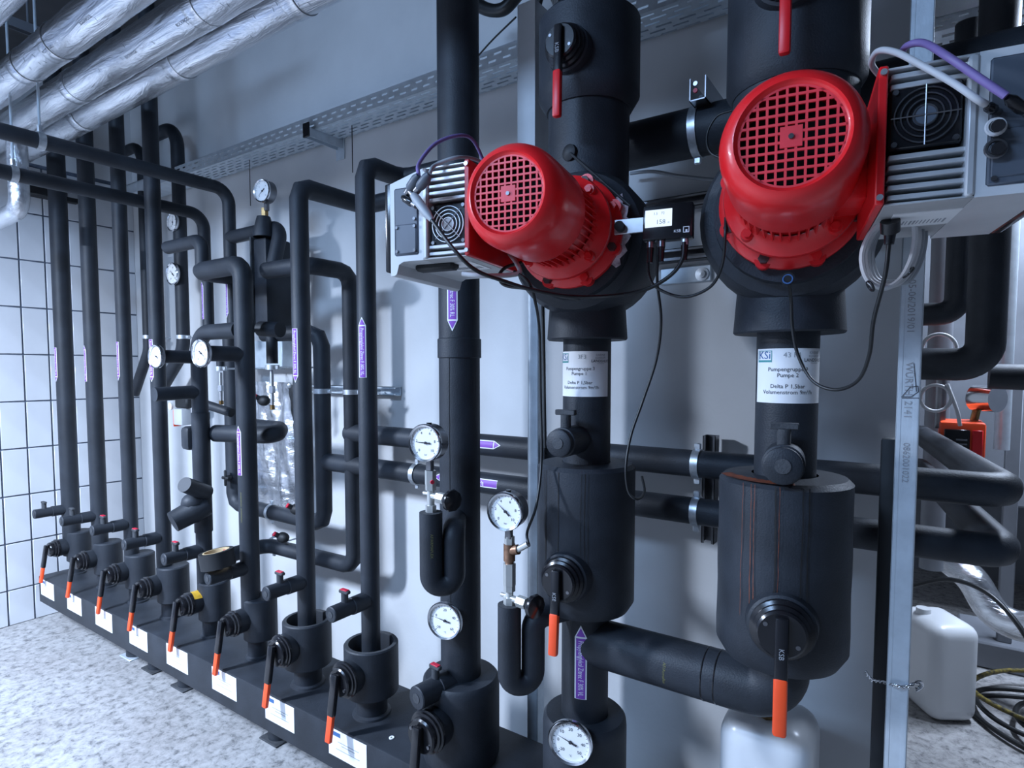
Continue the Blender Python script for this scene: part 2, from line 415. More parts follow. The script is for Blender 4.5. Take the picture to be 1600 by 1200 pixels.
crossing(Pb2.x, Pb2.z, 20, 252, at(318, 430, 0.25).z, 'lower black pipe crossing under the foil pipes and turning down', 'threaded rod hanger on the lower crossing black pipe', 0.031)
# ================================================================== CABLE TRAY on the back wall
def tray(name, label, x0, x1, yb, yf, z, hh, group=None, slots=(-3.6, -0.35)):
    t = thing(name, label, 'cable tray', ((x0+x1)/2, yb, z), group=group)
    th = 0.0018
    # side flanges as rails with slots between
    for yy, nm in ((yf, 'front_flange'), (yb, 'rear_flange')):
        m = MB(); xa, xb = slots
        if nm == 'rear_flange': m.box2((x0, yy-th/2, z), (x1, yy+th/2, z+hh))
        else:
            m.box2((x0, yy-th/2, z), (xa, yy+th/2, z+hh)); m.box2((xb, yy-th/2, z), (x1, yy+th/2, z+hh))
            z1, z2 = z+hh*0.22, z+hh*0.36; z3, z4 = z+hh*0.60, z+hh*0.74
            for a, b in ((z, z1), (z2, z3), (z4, z+hh)): m.box2((xa, yy-th/2, a), (xb, yy+th/2, b))
            for (a, b, off) in ((z1, z2, 0), (z3, z4, 0.025)):
                x = xa+off-0.05
                while x < xb:
                    m.box2((max(x, xa), yy-th/2, a), (min(max(x+0.030, xa), xb), yy+th/2, b)); x += 0.065
            m.box2((x0, yy-th/2, z+hh-0.004), (x1, yy+0.008, z+hh))
        part(t, nm, m, 'galv')
    # perforated bottom: long strips with cross webs
    m = MB(); xa, xb = slots; n = 6; wy = (yb-yf)
    m.box2((x0, yf, z), (xa, yb, z+th)); m.box2((xb, yf, z), (x1, yb, z+th))
    for k in range(n):
        a = yf+wy*k/n; m.box2((xa, a, z), (xb, a+wy/n*0.64, z+th))
        x = xa+(0.03 if k % 2 else 0)
        while x < xb:
            m.box2((x, a+wy/n*0.64, z), (min(x+0.026, xb), a+wy/n, z+th)); x += 0.078
    part(t, 'perforated_base', m, 'galv')
    return t
ZT = 1.57+1.113
tray('cable_tray', 'galvanised perforated cable tray along the back wall', -4.4, 0.0, -0.02, -0.17, ZT, 0.062)
# cantilever bracket under it
for i, px in enumerate((482,)):
    p = at(px, 212, 0.19)
    t = thing('tray_bracket', 'galvanised wall bracket with black end cap under the tray', 'bracket', (p.x, -0.1, ZT-0.03))
    m = MB(); m.box2((p.x-0.02, -0.2, ZT-0.041), (p.x-0.017, -0.004, ZT)); m.box2((p.x+0.017, -0.2, ZT-0.041), (p.x+0.02, -0.004, ZT)); m.box2((p.x-0.02, -0.2, ZT-0.004), (p.x+0.02, -0.004, ZT-0.001))
    part(t, 'channel', m, 'galv')
    part(t, 'end_cap', MB().box2((p.x-0.022, -0.206, ZT-0.043), (p.x+0.022, -0.198, ZT+0.022), 0.002), 'black_plastic')
    part(t, 'wall_plate', MB().box2((p.x-0.03, -0.008, ZT-0.09), (p.x+0.03, -0.001, ZT+0.03), 0.001), 'galv')
for i, (px, py0, py1) in enumerate(((390, 262, 322), (550, 205, 270))):
    a = at(px, py0, 0.1); b = at(px, py1, 0.1)
    solo('cable_end', ['thin black wire hanging from the tray beside the small gauge', 'thin black wire hanging from the tray beside the bracket'][i], 'wire', MB().cyl(V(a.x, -0.1, ZT+0.004), V(a.x, -0.1, b.z), 0.0022, seg=6), 'cable_black', 'wires hanging from the tray')
# ================================================================== RISER COLUMNS
AC = 0.53
def colx(px): return at(px, 576, AC).x
RX = {i+1: colx(p) for i, p in enumerate((101, 146, 195.5, 247, 311, 383, 472, 574, 718, 917))}
XP2 = colx(1230)
RR = {1: 0.046, 2: 0.041, 3: 0.035, 4: 0.036, 5: 0.035, 6: 0.040, 7: 0.0355, 8: 0.034, 9: 0.065, 10: 0.0655}
HT, HB = 0.306, 0.146     # header top and underside
def zc(px, py, a=AC): return at(px, py, a).z
ordn = ['', 'first', 'second', 'third', 'fourth']
RIS = {}
def riser(i, pts, label, r=None, mat='foam', bend=None, bn=8):
    t = thing('insulated_pipe', label, 'pipe', pts[0], group='black riser pipes')
    part(t, 'insulation', MB().tube(pts, r or RR[i], 24, bend=bend, bn=bn), mat)
    RIS[i] = t; return t
def vx(i, z): return V(RX[i], -AC, z)
for i, nm in ((1, 'thick black riser pipe closest to the tiled wall'), (2, 'second black riser pipe from the tiled wall'), (3, 'third black riser pipe from the tiled wall'), (4, 'fourth black riser pipe from the tiled wall, behind a dial thermometer')):
    riser(i, [vx(i, HT+0.12), vx(i, ZC-0.002)], nm)
z5 = zc(311, 520)
riser(5, [vx(5, HT+0.12), vx(5, z5), V(RX[5]+0.33, -AC, z5)], 'fifth black riser pipe with dial thermometer stub, bending right at mid height', bend=0.09)
z6 = zc(383, 412)
riser(6, [vx(6, HT+0.12), vx(6, z6), V(RX[6]-0.36, -AC, z6), V(RX[6]-0.36, -0.22, z6)], 'sixth black riser pipe bending left at its top', bend=0.06, bn=4)
z7 = zc(472, 290)
riser(7, [vx(7, HT+0.12), vx(7, z7), V(RX[7], -0.2, z7), V(at(716, 300, 0.2).x, -0.2, z7), V(at(716, 300, 0.2).x, -0.001, z7)], 'seventh black riser pipe with mitred top bend and downward violet sticker', bend=0.045, bn=2)
z8 = zc(574, 256)
riser(8, [vx(8, HT+0.12), vx(8, z8), V(RX[8], -0.34, z8), V(at(706, 280, 0.34).x, -0.34, z8), V(at(706, 280, 0.34).x, -0.001, z8)], 'eighth black riser pipe with mitred top bend and upward violet sticker', bend=0.045, bn=2)
riser(9, [vx(9, HT+0.12), vx(9, ZC-0.002)], 'wide black riser pipe behind the upper pressure gauge')
zs = zc(718, 545)
part(RIS[9], 'sleeve', MB().lathe([(0.065, -0.06), (0.069, -0.058), (0.069, 0.0), (0.065, 0.002)], vx(9, zs+0.03), (0, 0, 1), 28), 'foam')
def cyl_fn(i, ang, z): return lambda k: wrap_z(RX[i], -AC, RR[i]+k, math.radians(ang), z)
VLT, RLT = 'Propylenglykol Zitrec F 30% VL', 'Propylenglykol Zitrec F 30% RL'
def sticker(i, px, y0, y1, w, up, ang, text=VLT):
    z0, z1 = zc(px, y1, AC+RR[i]*0.9), zc(px, y0, AC+RR[i]*0.9)
    arrow_sticker(RIS[i], cyl_fn(i, ang, (z0+z1)/2), w, z1-z0, up, text)
sticker(1, 90, 543, 597, 0.032, False, 2, RLT); sticker(2, 134, 539, 596, 0.028, True, 0); sticker(3, 187, 534, 595, 0.026, False, 2, RLT)
sticker(4, 240, 530, 597, 0.026, False, 12, RLT); sticker(5, 303, 653, 723, 0.027, False, 2, RLT); sticker(6, 372, 665, 742, 0.027, True, 5)
sticker(7, 463, 513, 598, 0.027, False, 8, RLT); sticker(8, 568, 495, 590, 0.030, True, 18)
sticker(9, 702, 400, 518, 0.034, False, 20, RLT)
# seams / foam print
for i, px, y0, y1 in ((6, 376, 752, 822),):
    g = text_geo('AF/ARMAFLEX  AF/ARMAFLEX', 0.010)
    zz = (zc(px, y0)+zc(px, y1))/2; mp = wrap_z(RX[i], -AC, RR[i]+0.0006, math.radians(12), zz)
    part(RIS[i], 'lettering', MB().planar(([(y, -x) for x, y in g[0]], g[1]), mp), 'ink_yellow')
def seam(parent, i, ang, z0, z1):
    mp = wrap_z(RX[i], -AC, RR[i]+0.0004, math.radians(ang), 0)
    pts = [(-0.0009+random.uniform(-1, 1)*0.0008, z0+(z1-z0)*k/24) for k in range(25)]
    vs = []; 
    for s, t in pts: vs += [(s, t), (s+0.0017, t)]
    part(parent, 'seam', MB().planar((vs, [[2*k, 2*k+1, 2*k+3, 2*k+2] for k in range(24)]), mp), 'void')
seam(RIS[9], 9, 10, 0.72, 1.62)
# ================================================================== HEADER (distribution manifold)
HX0, HX1 = -4.40, -0.50
t = thing('distribution_manifold', 'long black insulated manifold box low along the floor carrying all risers', 'manifold', ((HX0+HX1)/2, -0.5, 0))
part(t, 'insulated_body', MB().box2((HX0, -0.667, HB), (HX1, -0.333, HT), 0.006, 2), 'foam')
for k, x in enumerate((atZ(167, 1040, 0.0).x, atZ(206, 1052, 0.0).x+0.05, atZ(264, 1083, 0.0).x, -2.2, -1.0)):
    f = part(t, 'foot', MB().cyl((x, -0.52, 0.008), (x, -0.52, HB+0.005), 0.048, seg=20), 'foam')
    part(f, 'foot_plate', MB().box2((x-0.06, -0.58, 0.0), (x+0.06, -0.46, 0.008), 0.002), 'galv' if k == 0 else 'foam_cut')
part(t, 'screw_washer', MB().lathe([(0.004, 0), (0.009, 0.0), (0.009, 0.003), (0.004, 0.003)], at(617, 1167, 0.585)*V(1, 1, 0).to_tuple()[0] if False else V(at(617, 1167, 0.585).x, -0.6, HT), (0, 0, 1), 14, True), 'sticker_white')
# white paper labels on the header front
for px0, px1 in ((66, 86), (107, 129), (151, 177), (204, 232), (262, 295), (333, 371), (416, 461), (515, 574)):
    a = at(px0, 950+(px0-66)*0.55, 0.667).x; b = at(px1, 950+(px1-66)*0.55, 0.667).x
    hh = 0.098; zt = HT-0.008
    lb = part(t, 'paper_label', MB().box2((a, -0.6688, zt-hh), (b, -0.6668, zt)), 'paper', label='white paper label on the manifold front')
    wd = b-a
    part(lb, 'logo', MB().box2((a+wd*0.08, -0.6693, zt-0.022), (a+wd*0.32, -0.6687, zt-0.007)), 'ink_blue')
    m = MB()
    for (u0, u1, v) in ((0.25, 0.8, 0.40), (0.35, 0.7, 0.50), (0.2, 0.82, 0.68)):
        g = text_geo('ooooooooo', 0.006)
        m.box2((a+wd*u0, -0.6693, zt-hh*v-0.0011), (a+wd*u1, -0.6687, zt-hh*v+0.0011))
    part(lb, 'faint_print', m, 'ink_grey')
# ------------------------------------------------------------------ ball valves on the header
def bonnet_parts(t, y0, y1, R, lever_len, grip_len, z, out, grip='lever_orange', w=0.02, text=True):
    """local frame: bonnet along -Y from y0 to y1 (y1 < y0), lever hanging down"""
    part(t, 'bonnet_neck', MB().lathe([(R*0.98, 0), (R, 0.004), (R, (y0-y1)*0.55), (R*0.9, (y0-y1)*0.6)], (0, y0, z), (0, -1, 0), 28), 'foam', True)
    part(t, 'bonnet_cap', MB().lathe([(R*1.08, (y0-y1)*0.50), (R*1.08, (y0-y1)*0.60), (R*0.98, (y0-y1)*0.63), (R*0.98, (y0-y1)*0.72), (R*0.86, (y0-y1)*0.75), (R*0.86, (y0-y1)*0.9), (R*0.78, (y0-y1)*0.96), (0.0001, (y0-y1)*0.96)], (0, y0, z), (0, -1, 0), 32), 'black_plastic', True)
    for sx in (-1, 1):
        part(t, 'bonnet_screw', MB().cyl((sx*R*0.55, y1+0.003, z+R*0.3*sx*-1), (sx*R*0.55, y1-0.0005, z+R*0.3*sx*-1), R*0.09, seg=10), 'gunmetal', True)
    gl = grip_len
    def arm(f0, f1, wd, th, b):
        zt, zb = z+R*0.62-(lever_len+R*0.62)*f0, z+R*0.62-(lever_len+R*0.62)*f1
        yt, yb = y1-0.006-out*f0, y1-0.006-out*f1
        m = MB(); c = V(0, (yt+yb)/2, (zt+zb)/2); d = V(0, yb-yt, zb-zt)
        m.box(c, (wd, th, d.length), b, 2, Matrix.Rotation(math.atan2(d.y, -d.z), 3, 'X'))
        return m
    fg = 1-gl/(lever_len+R*0.62)
    lv = part(t, 'lever', arm(0, fg+0.1, w*1.25, 0.020, 0.006).add(*(lambda q: (q.v, q.f))(arm(fg*0.8, 1, w*0.9, 0.013, 0.004))), 'black_plastic', True)
    part(lv, 'grip', arm(fg, 1.015, w*1.06, 0.015, 0.004), grip, True, label='coloured lever sleeve')
    return lv
def header_valve(i, rb, label, hollow):
    t = thing('ball_valve', label, 'valve', (RX[i], -AC, HT), group='ball valves on the manifold')
    top = 0.265
    ro = rb
    bo = 0.085; dx, dy = (0.0, 0.0) if hollow else (0.022, 0.03)
    if hollow: prof = [(0.03, bo), (ro-0.004, bo), (ro, bo+0.004), (ro, top-0.004), (ro-0.004, top), (ro-0.016, top), (ro-0.018, top-0.004), (ro-0.02, bo+0.03), (0.001, bo+0.03)]
    else: prof = [(0.03, bo), (ro-0.004, bo), (ro, bo+0.004), (ro, top-0.006), (ro-0.006, top), (0.001, top+0.002)]
    m = MB().lathe(prof, (dx, dy, 0), (0, 0, 1), 32)
    m.lathe([(ro*0.72, 0.0), (ro*0.70, 0.008), (ro*0.58, 0.012), (ro*0.58, bo+0.002)], (dx*0.6, dy*0.6, 0), (0, 0, 1), 28)
    part(t, 'insulation_drum', m, 'foam', True)
    if hollow:
        part(t, 'cut_rim', MB().lathe([(ro-0.0035, top+0.0006), (ro-0.0165, top+0.0006)], (0, 0, 0), (0, 0, 1), 32), 'foam_cut', True)
    R = 0.050 if rb < 0.08 else 0.059
    bonnet_parts(t, -rb*(0.86 if hollow else 0.42), -rb-0.058, R, 0.185, 0.105, 0.178, 0.035, w=0.0245)
    return t
for i, rb in ((1, 0.066), (2, 0.071), (3, 0.072), (4, 0.074), (5, 0.070), (6, 0.070), (7, 0.094), (8, 0.098)):
    header_valve(i, rb, 'orange-lever ball valve on the manifold, '+['', 'first from the tiled wall', 'second from the tiled wall', 'third from the tiled wall', 'fourth from the tiled wall', 'with yellow sticker under the tape roll', 'between the tape roll and the hollow drums', 'in the smaller open-topped drum', 'in the wide open-topped drum'][i], i >= 7)
# big riser valve (short drum, lever running out of view)
def big_header_valve(i, label, rb, top, zb):
    t = thing('ball_valve', label, 'valve', (RX[i], -AC, HT), group='large ball valves on the manifold')
    m = MB().lathe([(rb*0.95, 0.0), (rb, 0.02), (rb, top-0.03), (rb*0.98, top-0.008), (rb*0.92, top), (RR[i], top+0.002)], (0, 0, 0), (0, 0, 1), 40)
    part(t, 'insulation_drum', m, 'foam', True)
    bonnet_parts(t, -rb*0.9, -rb-0.075, 0.062, 0.2, 0.115, zb, 0.03, w=0.023)
    return t
big_header_valve(9, 'large black ball valve drum under the widest riser', 0.125, zc(718, 1065)-HT+0.03, at(680, 1152, 0.7).z-HT)
big_header_valve(10, 'large black valve drum below the first pump, behind the lower thermometer', 0.118, zc(917, 1140)-HT+0.05, 0.06)
# ------------------------------------------------------------------ drain taps
def drain_tap(i, label, px, py, L, r, knob='tag_red', kfrac=0.62, yaw=0):
    z = zc(px, py); t = thing('drain_tap', label, 'tap', (RX[i], -AC, z), yaw, group='insulated drain taps')
    y0, y1 = -RR[i]*0.7, -L
    part(t, 'insulated_stub', MB().lathe([(r*1.12, 0), (r*1.12, (y0-y1)*0.42), (r, (y0-y1)*0.43), (r, y0-y1-0.003), (r-0.003, y0-y1), (0.0001, y0-y1)], (0, y0, z-z), (0, -1, 0), 24), 'foam', True)
    part(t, 'end_plug', MB().cyl((0, y1, 0), (0, y1-0.0015, 0), r*0.42, seg=16), 'foam_cut', True)
    ky = y0+(y1-y0)*kfrac
    st = part(t, 'knob_stem', MB().cyl((0, ky, r*0.8), (0, ky, r+0.03), 0.0125, seg=12), 'foam_cut', True)
    part(st, 'knob_bar', MB().box((0, ky, r+0.034), (0.046, 0.018, 0.012), 0.003, 1), 'foam_cut', True)
    if knob: part(st, 'knob_cap', MB().box((0, ky, r+0.0405), (0.034, 0.015, 0.004), 0.001, 1), knob, True)
    return t
TAPS = [(1, 103, 792, 0.185), (2, 150, 803, 0.185), (3, 203, 817, 0.185), (4, 253, 837, 0.185), (5, 318, 858, 0.185), (6, 388, 884, 0.19), (7, 481, 907, 0.18), (8, 583, 936, 0.18)]
tl = ['', 'insulated drain tap nearest the tiled wall', 'insulated drain tap on the second riser from the tiled wall', 'insulated drain tap on the third riser from the tiled wall', 'insulated drain tap on the fourth riser from the tiled wall', 'insulated drain tap beside the black tape roll', 'insulated drain tap carrying the black tape roll', 'insulated drain tap with two red caps on the seventh riser', 'insulated drain tap with red cap on the eighth riser']
for i, px, py, L in TAPS:
    drain_tap(i, tl[i], px, py, L, 0.0275, None if i in (1, 2, 6) else 'tag_red', 0.66 if i < 7 else 0.6)
drain_tap(9, 'thick drain tap with red cap at the foot of the widest riser', 712, 1052, 0.185, 0.036, 'tag_red', 0.45, math.radians(-8))
# roll of tape on the sixth tap, yellow sticker
z6t = zc(388, 884)
t = thing('tape_roll', 'roll of black tape resting on a drain tap', 'tape', (RX[6]-0.0, -AC-0.14, z6t+0.0265))
rot = Matrix.Rotation(math.radians(4), 4, 'X') @ Matrix.Rotation(math.radians(-9), 4, 'Y')
for nm, prof, mt in (('tape_winding', [(0.052, 0), (0.068, 0), (0.068, 0.066), (0.052, 0.066)], 'black_matte'), ('cardboard_core', [(0.046, -0.0005), (0.0518, -0.0005), (0.0518, 0.0665), (0.046, 0.0665)], 'card_core')):
    part(t, nm, MB(Matrix.Translation((0, 0, 0.012)) @ rot).lathe(prof, (0, 0, 0), (0, 0, 1), 32, True), mt, True)
part(t, 'core_print', MB(Matrix.Translation((0, 0, 0.012)) @ rot).planar(grid_geo(-0.02, 0.012, lambda x: 0.02, lambda x: 0.04), lambda s, q: V(0.045*math.sin(s/0.045), 0.045*math.cos(s/0.045), q+0.018)), 'tag_red', True)
ca_, sa_ = math.cos(0.12), math.sin(0.12)
def neck_fn(a_, b_):
    u, q = a_*ca_+b_*sa_, -a_*sa_+b_*ca_
    an = math.radians(24)+u/0.0512
    return V(RX[5]+0.0512*math.sin(an), -AC-0.053+q, HT+0.178+0.0512*math.cos(an))
sk = MB().planar(grid_geo(-0.03, 0.03, lambda x: -0.018, lambda x: 0.018, 8), neck_fn)
solo('yellow_sticker', 'small yellow sticker on the valve neck under the tape roll', 'sticker', sk, 'sticker_yellow')
# ================================================================== PIPES BETWEEN RISERS AND WALL
def pipe(label, pts, r, bend=None, bn=8, group='black pipes along the back wall', mat='foam', name='insulated_pipe'):
    return solo(name, label, 'pipe', MB().tube(pts, r, 22, bend=bend, bn=bn), mat, group)
AW = 0.2
V1 = at(503, 576, AW).x; V2 = at(549, 576, AW).x; V3 = at(362, 640, AW).x
zW1, zW2 = at(1060, 722, AW).z, at(1060, 795, AW).z
zH1 = at(505, 818, AW).z; zH2 = at(556, 886, AW).z
ztop1 = at(503, 520, AW).z
# V2: from behind riser 7 over, down and back left low
zP = at(500, 408, 0.45).z
pA = V(at(392, 417, AC).x, -AC+0.03, zP)
xT = V2
t = pipe('black pipe looping from behind the sixth riser down the wall and back left low', [V(RX[6]+0.02, -AC+0.10, zP), V(xT, -AC+0.10, zP), V(xT, -AW, zP), V(xT, -AW, zH2), V(RX[5]+0.03, -AW-0.02, zH2), V(RX[5]+0.03, -AC+0.05, zH2)], 0.036, bend=0.06, bn=3)
XV2 = xT
t = pipe('black pipe dropping left of it with mitred bends and running low to the left', [V(at(402, 514, 0.33).x, -0.30, ztop1), V(V1, -AW, ztop1), V(V1, -AW, zH1), V(V3, -AW, zH1), V(V3, -AW, at(362, 520, AW).z)], 0.037, bend=0.06, bn=2)
def wallpipe(label, x0, z):
    return [V(x0, -AW, z), V(0.19, -AW, z), V(0.03, 1.15, z)]
W1 = thing('insulated_pipe', 'upper of the two black pipes running along the wall behind the pumps', 'pipe', (V2, -AW, zW1), group='black pipes along the back wall')
part(W1, 'insulation', MB().tube(wallpipe('', V2-0.02, zW1), 0.041, 22, bend=0.05, bn=3), 'foam')
W2 = thing('insulated_pipe', 'lower of the two black pipes running along the wall behind the pumps', 'pipe', (V1, -AW, zW2), group='black pipes along the back wall')
part(W2, 'insulation', MB().tube(wallpipe('', V1+0.03, zW2), 0.041, 22, bend=0.05, bn=3), 'foam')
for t, zz, px0, px1, pt in ((W1, zW1, 688, 792, True), (W2, zW2, 688, 786, False)):
    xa, xb = at(px0, 690, AW).x, at(px1, 690, AW).x
    fn = lambda k, zz=zz, xm=(xa+xb)/2: (lambda s, q: wrap_x(-AW, zz, 0.041+k, math.radians(-12), xm)(q, s))
    arrow_sticker(t, lambda k, f=fn: (lambda s, q: f(k)(s, q)), 0.032, xb-xa, pt, 'Zitrec F 30% RL' if pt else 'glykol Zitrec F 30%')
# strut rails with clamps holding V1/V2, W1/W2
def strut_v(mb, x, y, z0, z1, w=0.041, d=0.041, front=-1):
    """open channel profile, vertical, open side front (-Y)"""
    th = 0.0025
    mb.box2((x-w/2, y-d/2, z0), (x-w/2+th, y+d/2, z1)); mb.box2((x+w/2-th, y-d/2, z0), (x+w/2, y+d/2, z1)); mb.box2((x-w/2, y+d/2-th, z0), (x+w/2, y+d/2, z1))
    mb.box2((x-w/2, y-d/2, z0), (x-w/2+0.009, y-d/2+th, z1)); mb.box2((x+w/2-0.009, y-d/2, z0), (x+w/2, y-d/2+th, z1))
def strut_h(mb, x0, x1, y, z, w=0.041, d=0.041):
    th = 0.0025
    mb.box2((x0, y-d/2, z-w/2), (x1, y+d/2, z-w/2+th)); mb.box2((x0, y-d/2, z+w/2-th), (x1, y+d/2, z+w/2)); mb.box2((x0, y+d/2-th, z-w/2), (x1, y+d/2, z+w/2))
    mb.box2((x0, y-d/2, z-w/2), (x1, y-d/2+th, z-w/2+0.009)); mb.box2((x0, y-d/2, z+w/2-0.009), (x1, y-d/2+th, z+w/2))
zR = at(505, 611, AW).z
m = MB(); strut_h(m, at(480, 612, 0.05).x, at(616, 612, 0.05).x, -0.025, zR)
solo('mounting_rail', 'short channel rail on the wall behind the eighth riser', 'rail', m, 'galv', 'channel rails on the wall')
def pipe_clamp(label, c, ax, r, rod_to, group='silver pipe clamps'):
    t = thing('pipe_clamp', label, 'clamp', c, group=group)
    m = MB(); clamp_ring(m, c, ax, r); part(t, 'ring', m, 'zinc')
    axv = Vector(ax); side = axv.cross(V(0, 1, 0)).normalized()
    for s in (-1, 1):
        part(t, 'ear', MB().box(Vector(c)+side*(s*(r+0.012)), (0.02, 0.012, 0.02), 0.003, 1), 'zinc')
    part(t, 'rod', MB().cyl(Vector(c)+V(0, r, 0), Vector(rod_to), 0.0045, seg=8), 'zinc')
    return t
pipe_clamp('silver pipe clamp on the mitred pipe right of the seventh riser', V(V1, -AW, zR), (0, 0, 1), 0.037, V(V1, -0.03, zR))
pipe_clamp('silver pipe clamp on the pipe just left of the eighth riser', V(XV2, -AW, zR), (0, 0, 1), 0.036, V(XV2, -0.03, zR))
pipe_clamp('silver clamp on the upper low pipe between the sixth and seventh risers', V(at(425, 800, AW).x, -AW, zH1), (1, 0, 0), 0.037, V(at(425, 800, AW).x, -0.0, zH1))
pipe_clamp('silver clamp on the lower low pipe between the sixth and seventh risers', V(at(428, 845, AW).x, -AW, zH2), (1, 0, 0), 0.036, V(at(428, 845, AW).x, -0.0, zH2))
pipe_clamp('silver clamp on the lower wall pipe beside the upper pressure gauge', V(at(652, 738, AW).x, -AW, zW2), (1, 0, 0), 0.041, V(at(652, 738, AW).x, -0.0, zW2))
xk = at(1104, 760, 0.1).x
m = MB(); strut_v(m, xk, -0.06, at(1104, 852, 0.1).z, at(1104, 682, 0.1).z)
solo('mounting_rail', 'short upright channel rail behind the twin wall pipes between the pumps', 'rail', m, 'gunmetal', 'channel rails on the wall')
pipe_clamp('silver clamp on the upper wall pipe between the pump columns', V(xk, -AW, zW1), (1, 0, 0), 0.041, V(xk, -0.06, zW1))
pipe_clamp('silver clamp on the lower wall pipe between the pump columns', V(xk, -AW, zW2), (1, 0, 0), 0.041, V(xk, -0.06, zW2))
# pipes near the corner
for j, (px, top, zl, lab, labc) in enumerate(((229, 222, 530, 'thin black pipe in the corner behind the fourth riser, curved at the top', 'silver clamp on the corner pipe behind the fourth riser'), (284, 193, 530, 'black pipe right of the fourth riser, curved at the top and bent left below', 'silver clamp on the pipe right of the fourth riser'))):
    aa = 0.14; pm = at(px, 450, aa); zt = at(px, top, aa).z; zb = at(px, 548, aa).z
    pipe(lab, [V(pm.x-0.26, -aa, zt), V(pm.x, -aa, zt), V(pm.x, -aa, zb), V(pm.x-0.17 if j == 0 else pm.x-0.3, -aa-0.02, zb-0.28)], 0.031 if j == 0 else 0.037, bend=0.13 if j == 0 else 0.16, bn=7, group='pipes in the corner')
    pipe_clamp(labc, V(pm.x, -aa, at(px, 527, aa).z), (0, 0, 1), 0.031 if j == 0 else 0.037, V(pm.x, 0, at(px, 527, aa).z))
XN2 = pm.x
# ================================================================== CLUSTER behind risers 5 and 6
# branches on top of riser 6's horizontal run
def P(px, py, a): return at(px, py, a)
p1 = P(316, 408, AC); zb = P(316, 375, AC).z
pipe('short black pipe rising from the sixth riser top run and bending left', [V(p1.x, -AC, z6+0.02), V(p1.x, -AC, zb), V(P(262, 382, AC).x, -AC, zb)], 0.030, bend=0.05, group='pipes of the heat exchanger')
p2 = P(357, 372, 0.25); p3 = P(440, 350, 0.25)
pipe('black pipe branching right above the heat exchanger and turning down', [V(Pb1.x+0.01, -0.25, p2.z), V(p3.x, -0.25, p2.z), V(p3.x, -0.3, P(440, 408, 0.28).z-0.03)], 0.033, bend=0.07, group='pipes of the heat exchanger')
b0, b1 = P(388, 366, 0.38), P(456, 508, 0.38)
t = thing('heat_exchanger', 'black foam-clad heat exchanger block behind the seventh riser', 'heat exchanger', ((b0.x+b1.x)/2, -0.22, b1.z))
hx0, hx1 = at(396, 430, 0.31).x, at(456, 430, 0.17).x
part(t, 'insulated_body', MB().box2((hx0, -0.31, b1.z), (hx1, -0.17, b0.z), 0.012, 2), 'foam')
part(t, 'end_plate', MB().box2((hx0-0.012, -0.32, b1.z-0.015), (hx0, -0.16, b0.z+0.01), 0.002), 'foam_cut')
c0 = P(412, 345, 0.3)
t = thing('gauge_funnel', 'black funnel and brass fitting under the small high gauge', 'fitting', (c0.x, -0.3, b0.z))
part(t, 'funnel', MB().lathe([(0.05, 0), (0.05, 0.02), (0.03, P(412, 342, 0.3).z-b0.z+0.01), (0.001, P(412, 342, 0.3).z-b0.z+0.01)], (c0.x, -0.3, b0.z), (0, 0, 1), 16), 'foam')
part(t, 'fitting', MB().hexn(V(c0.x+0.01, -0.3, P(412, 344, 0.3).z), V(c0.x+0.01, -0.3, P(412, 326, 0.3).z), 0.017), 'brass')
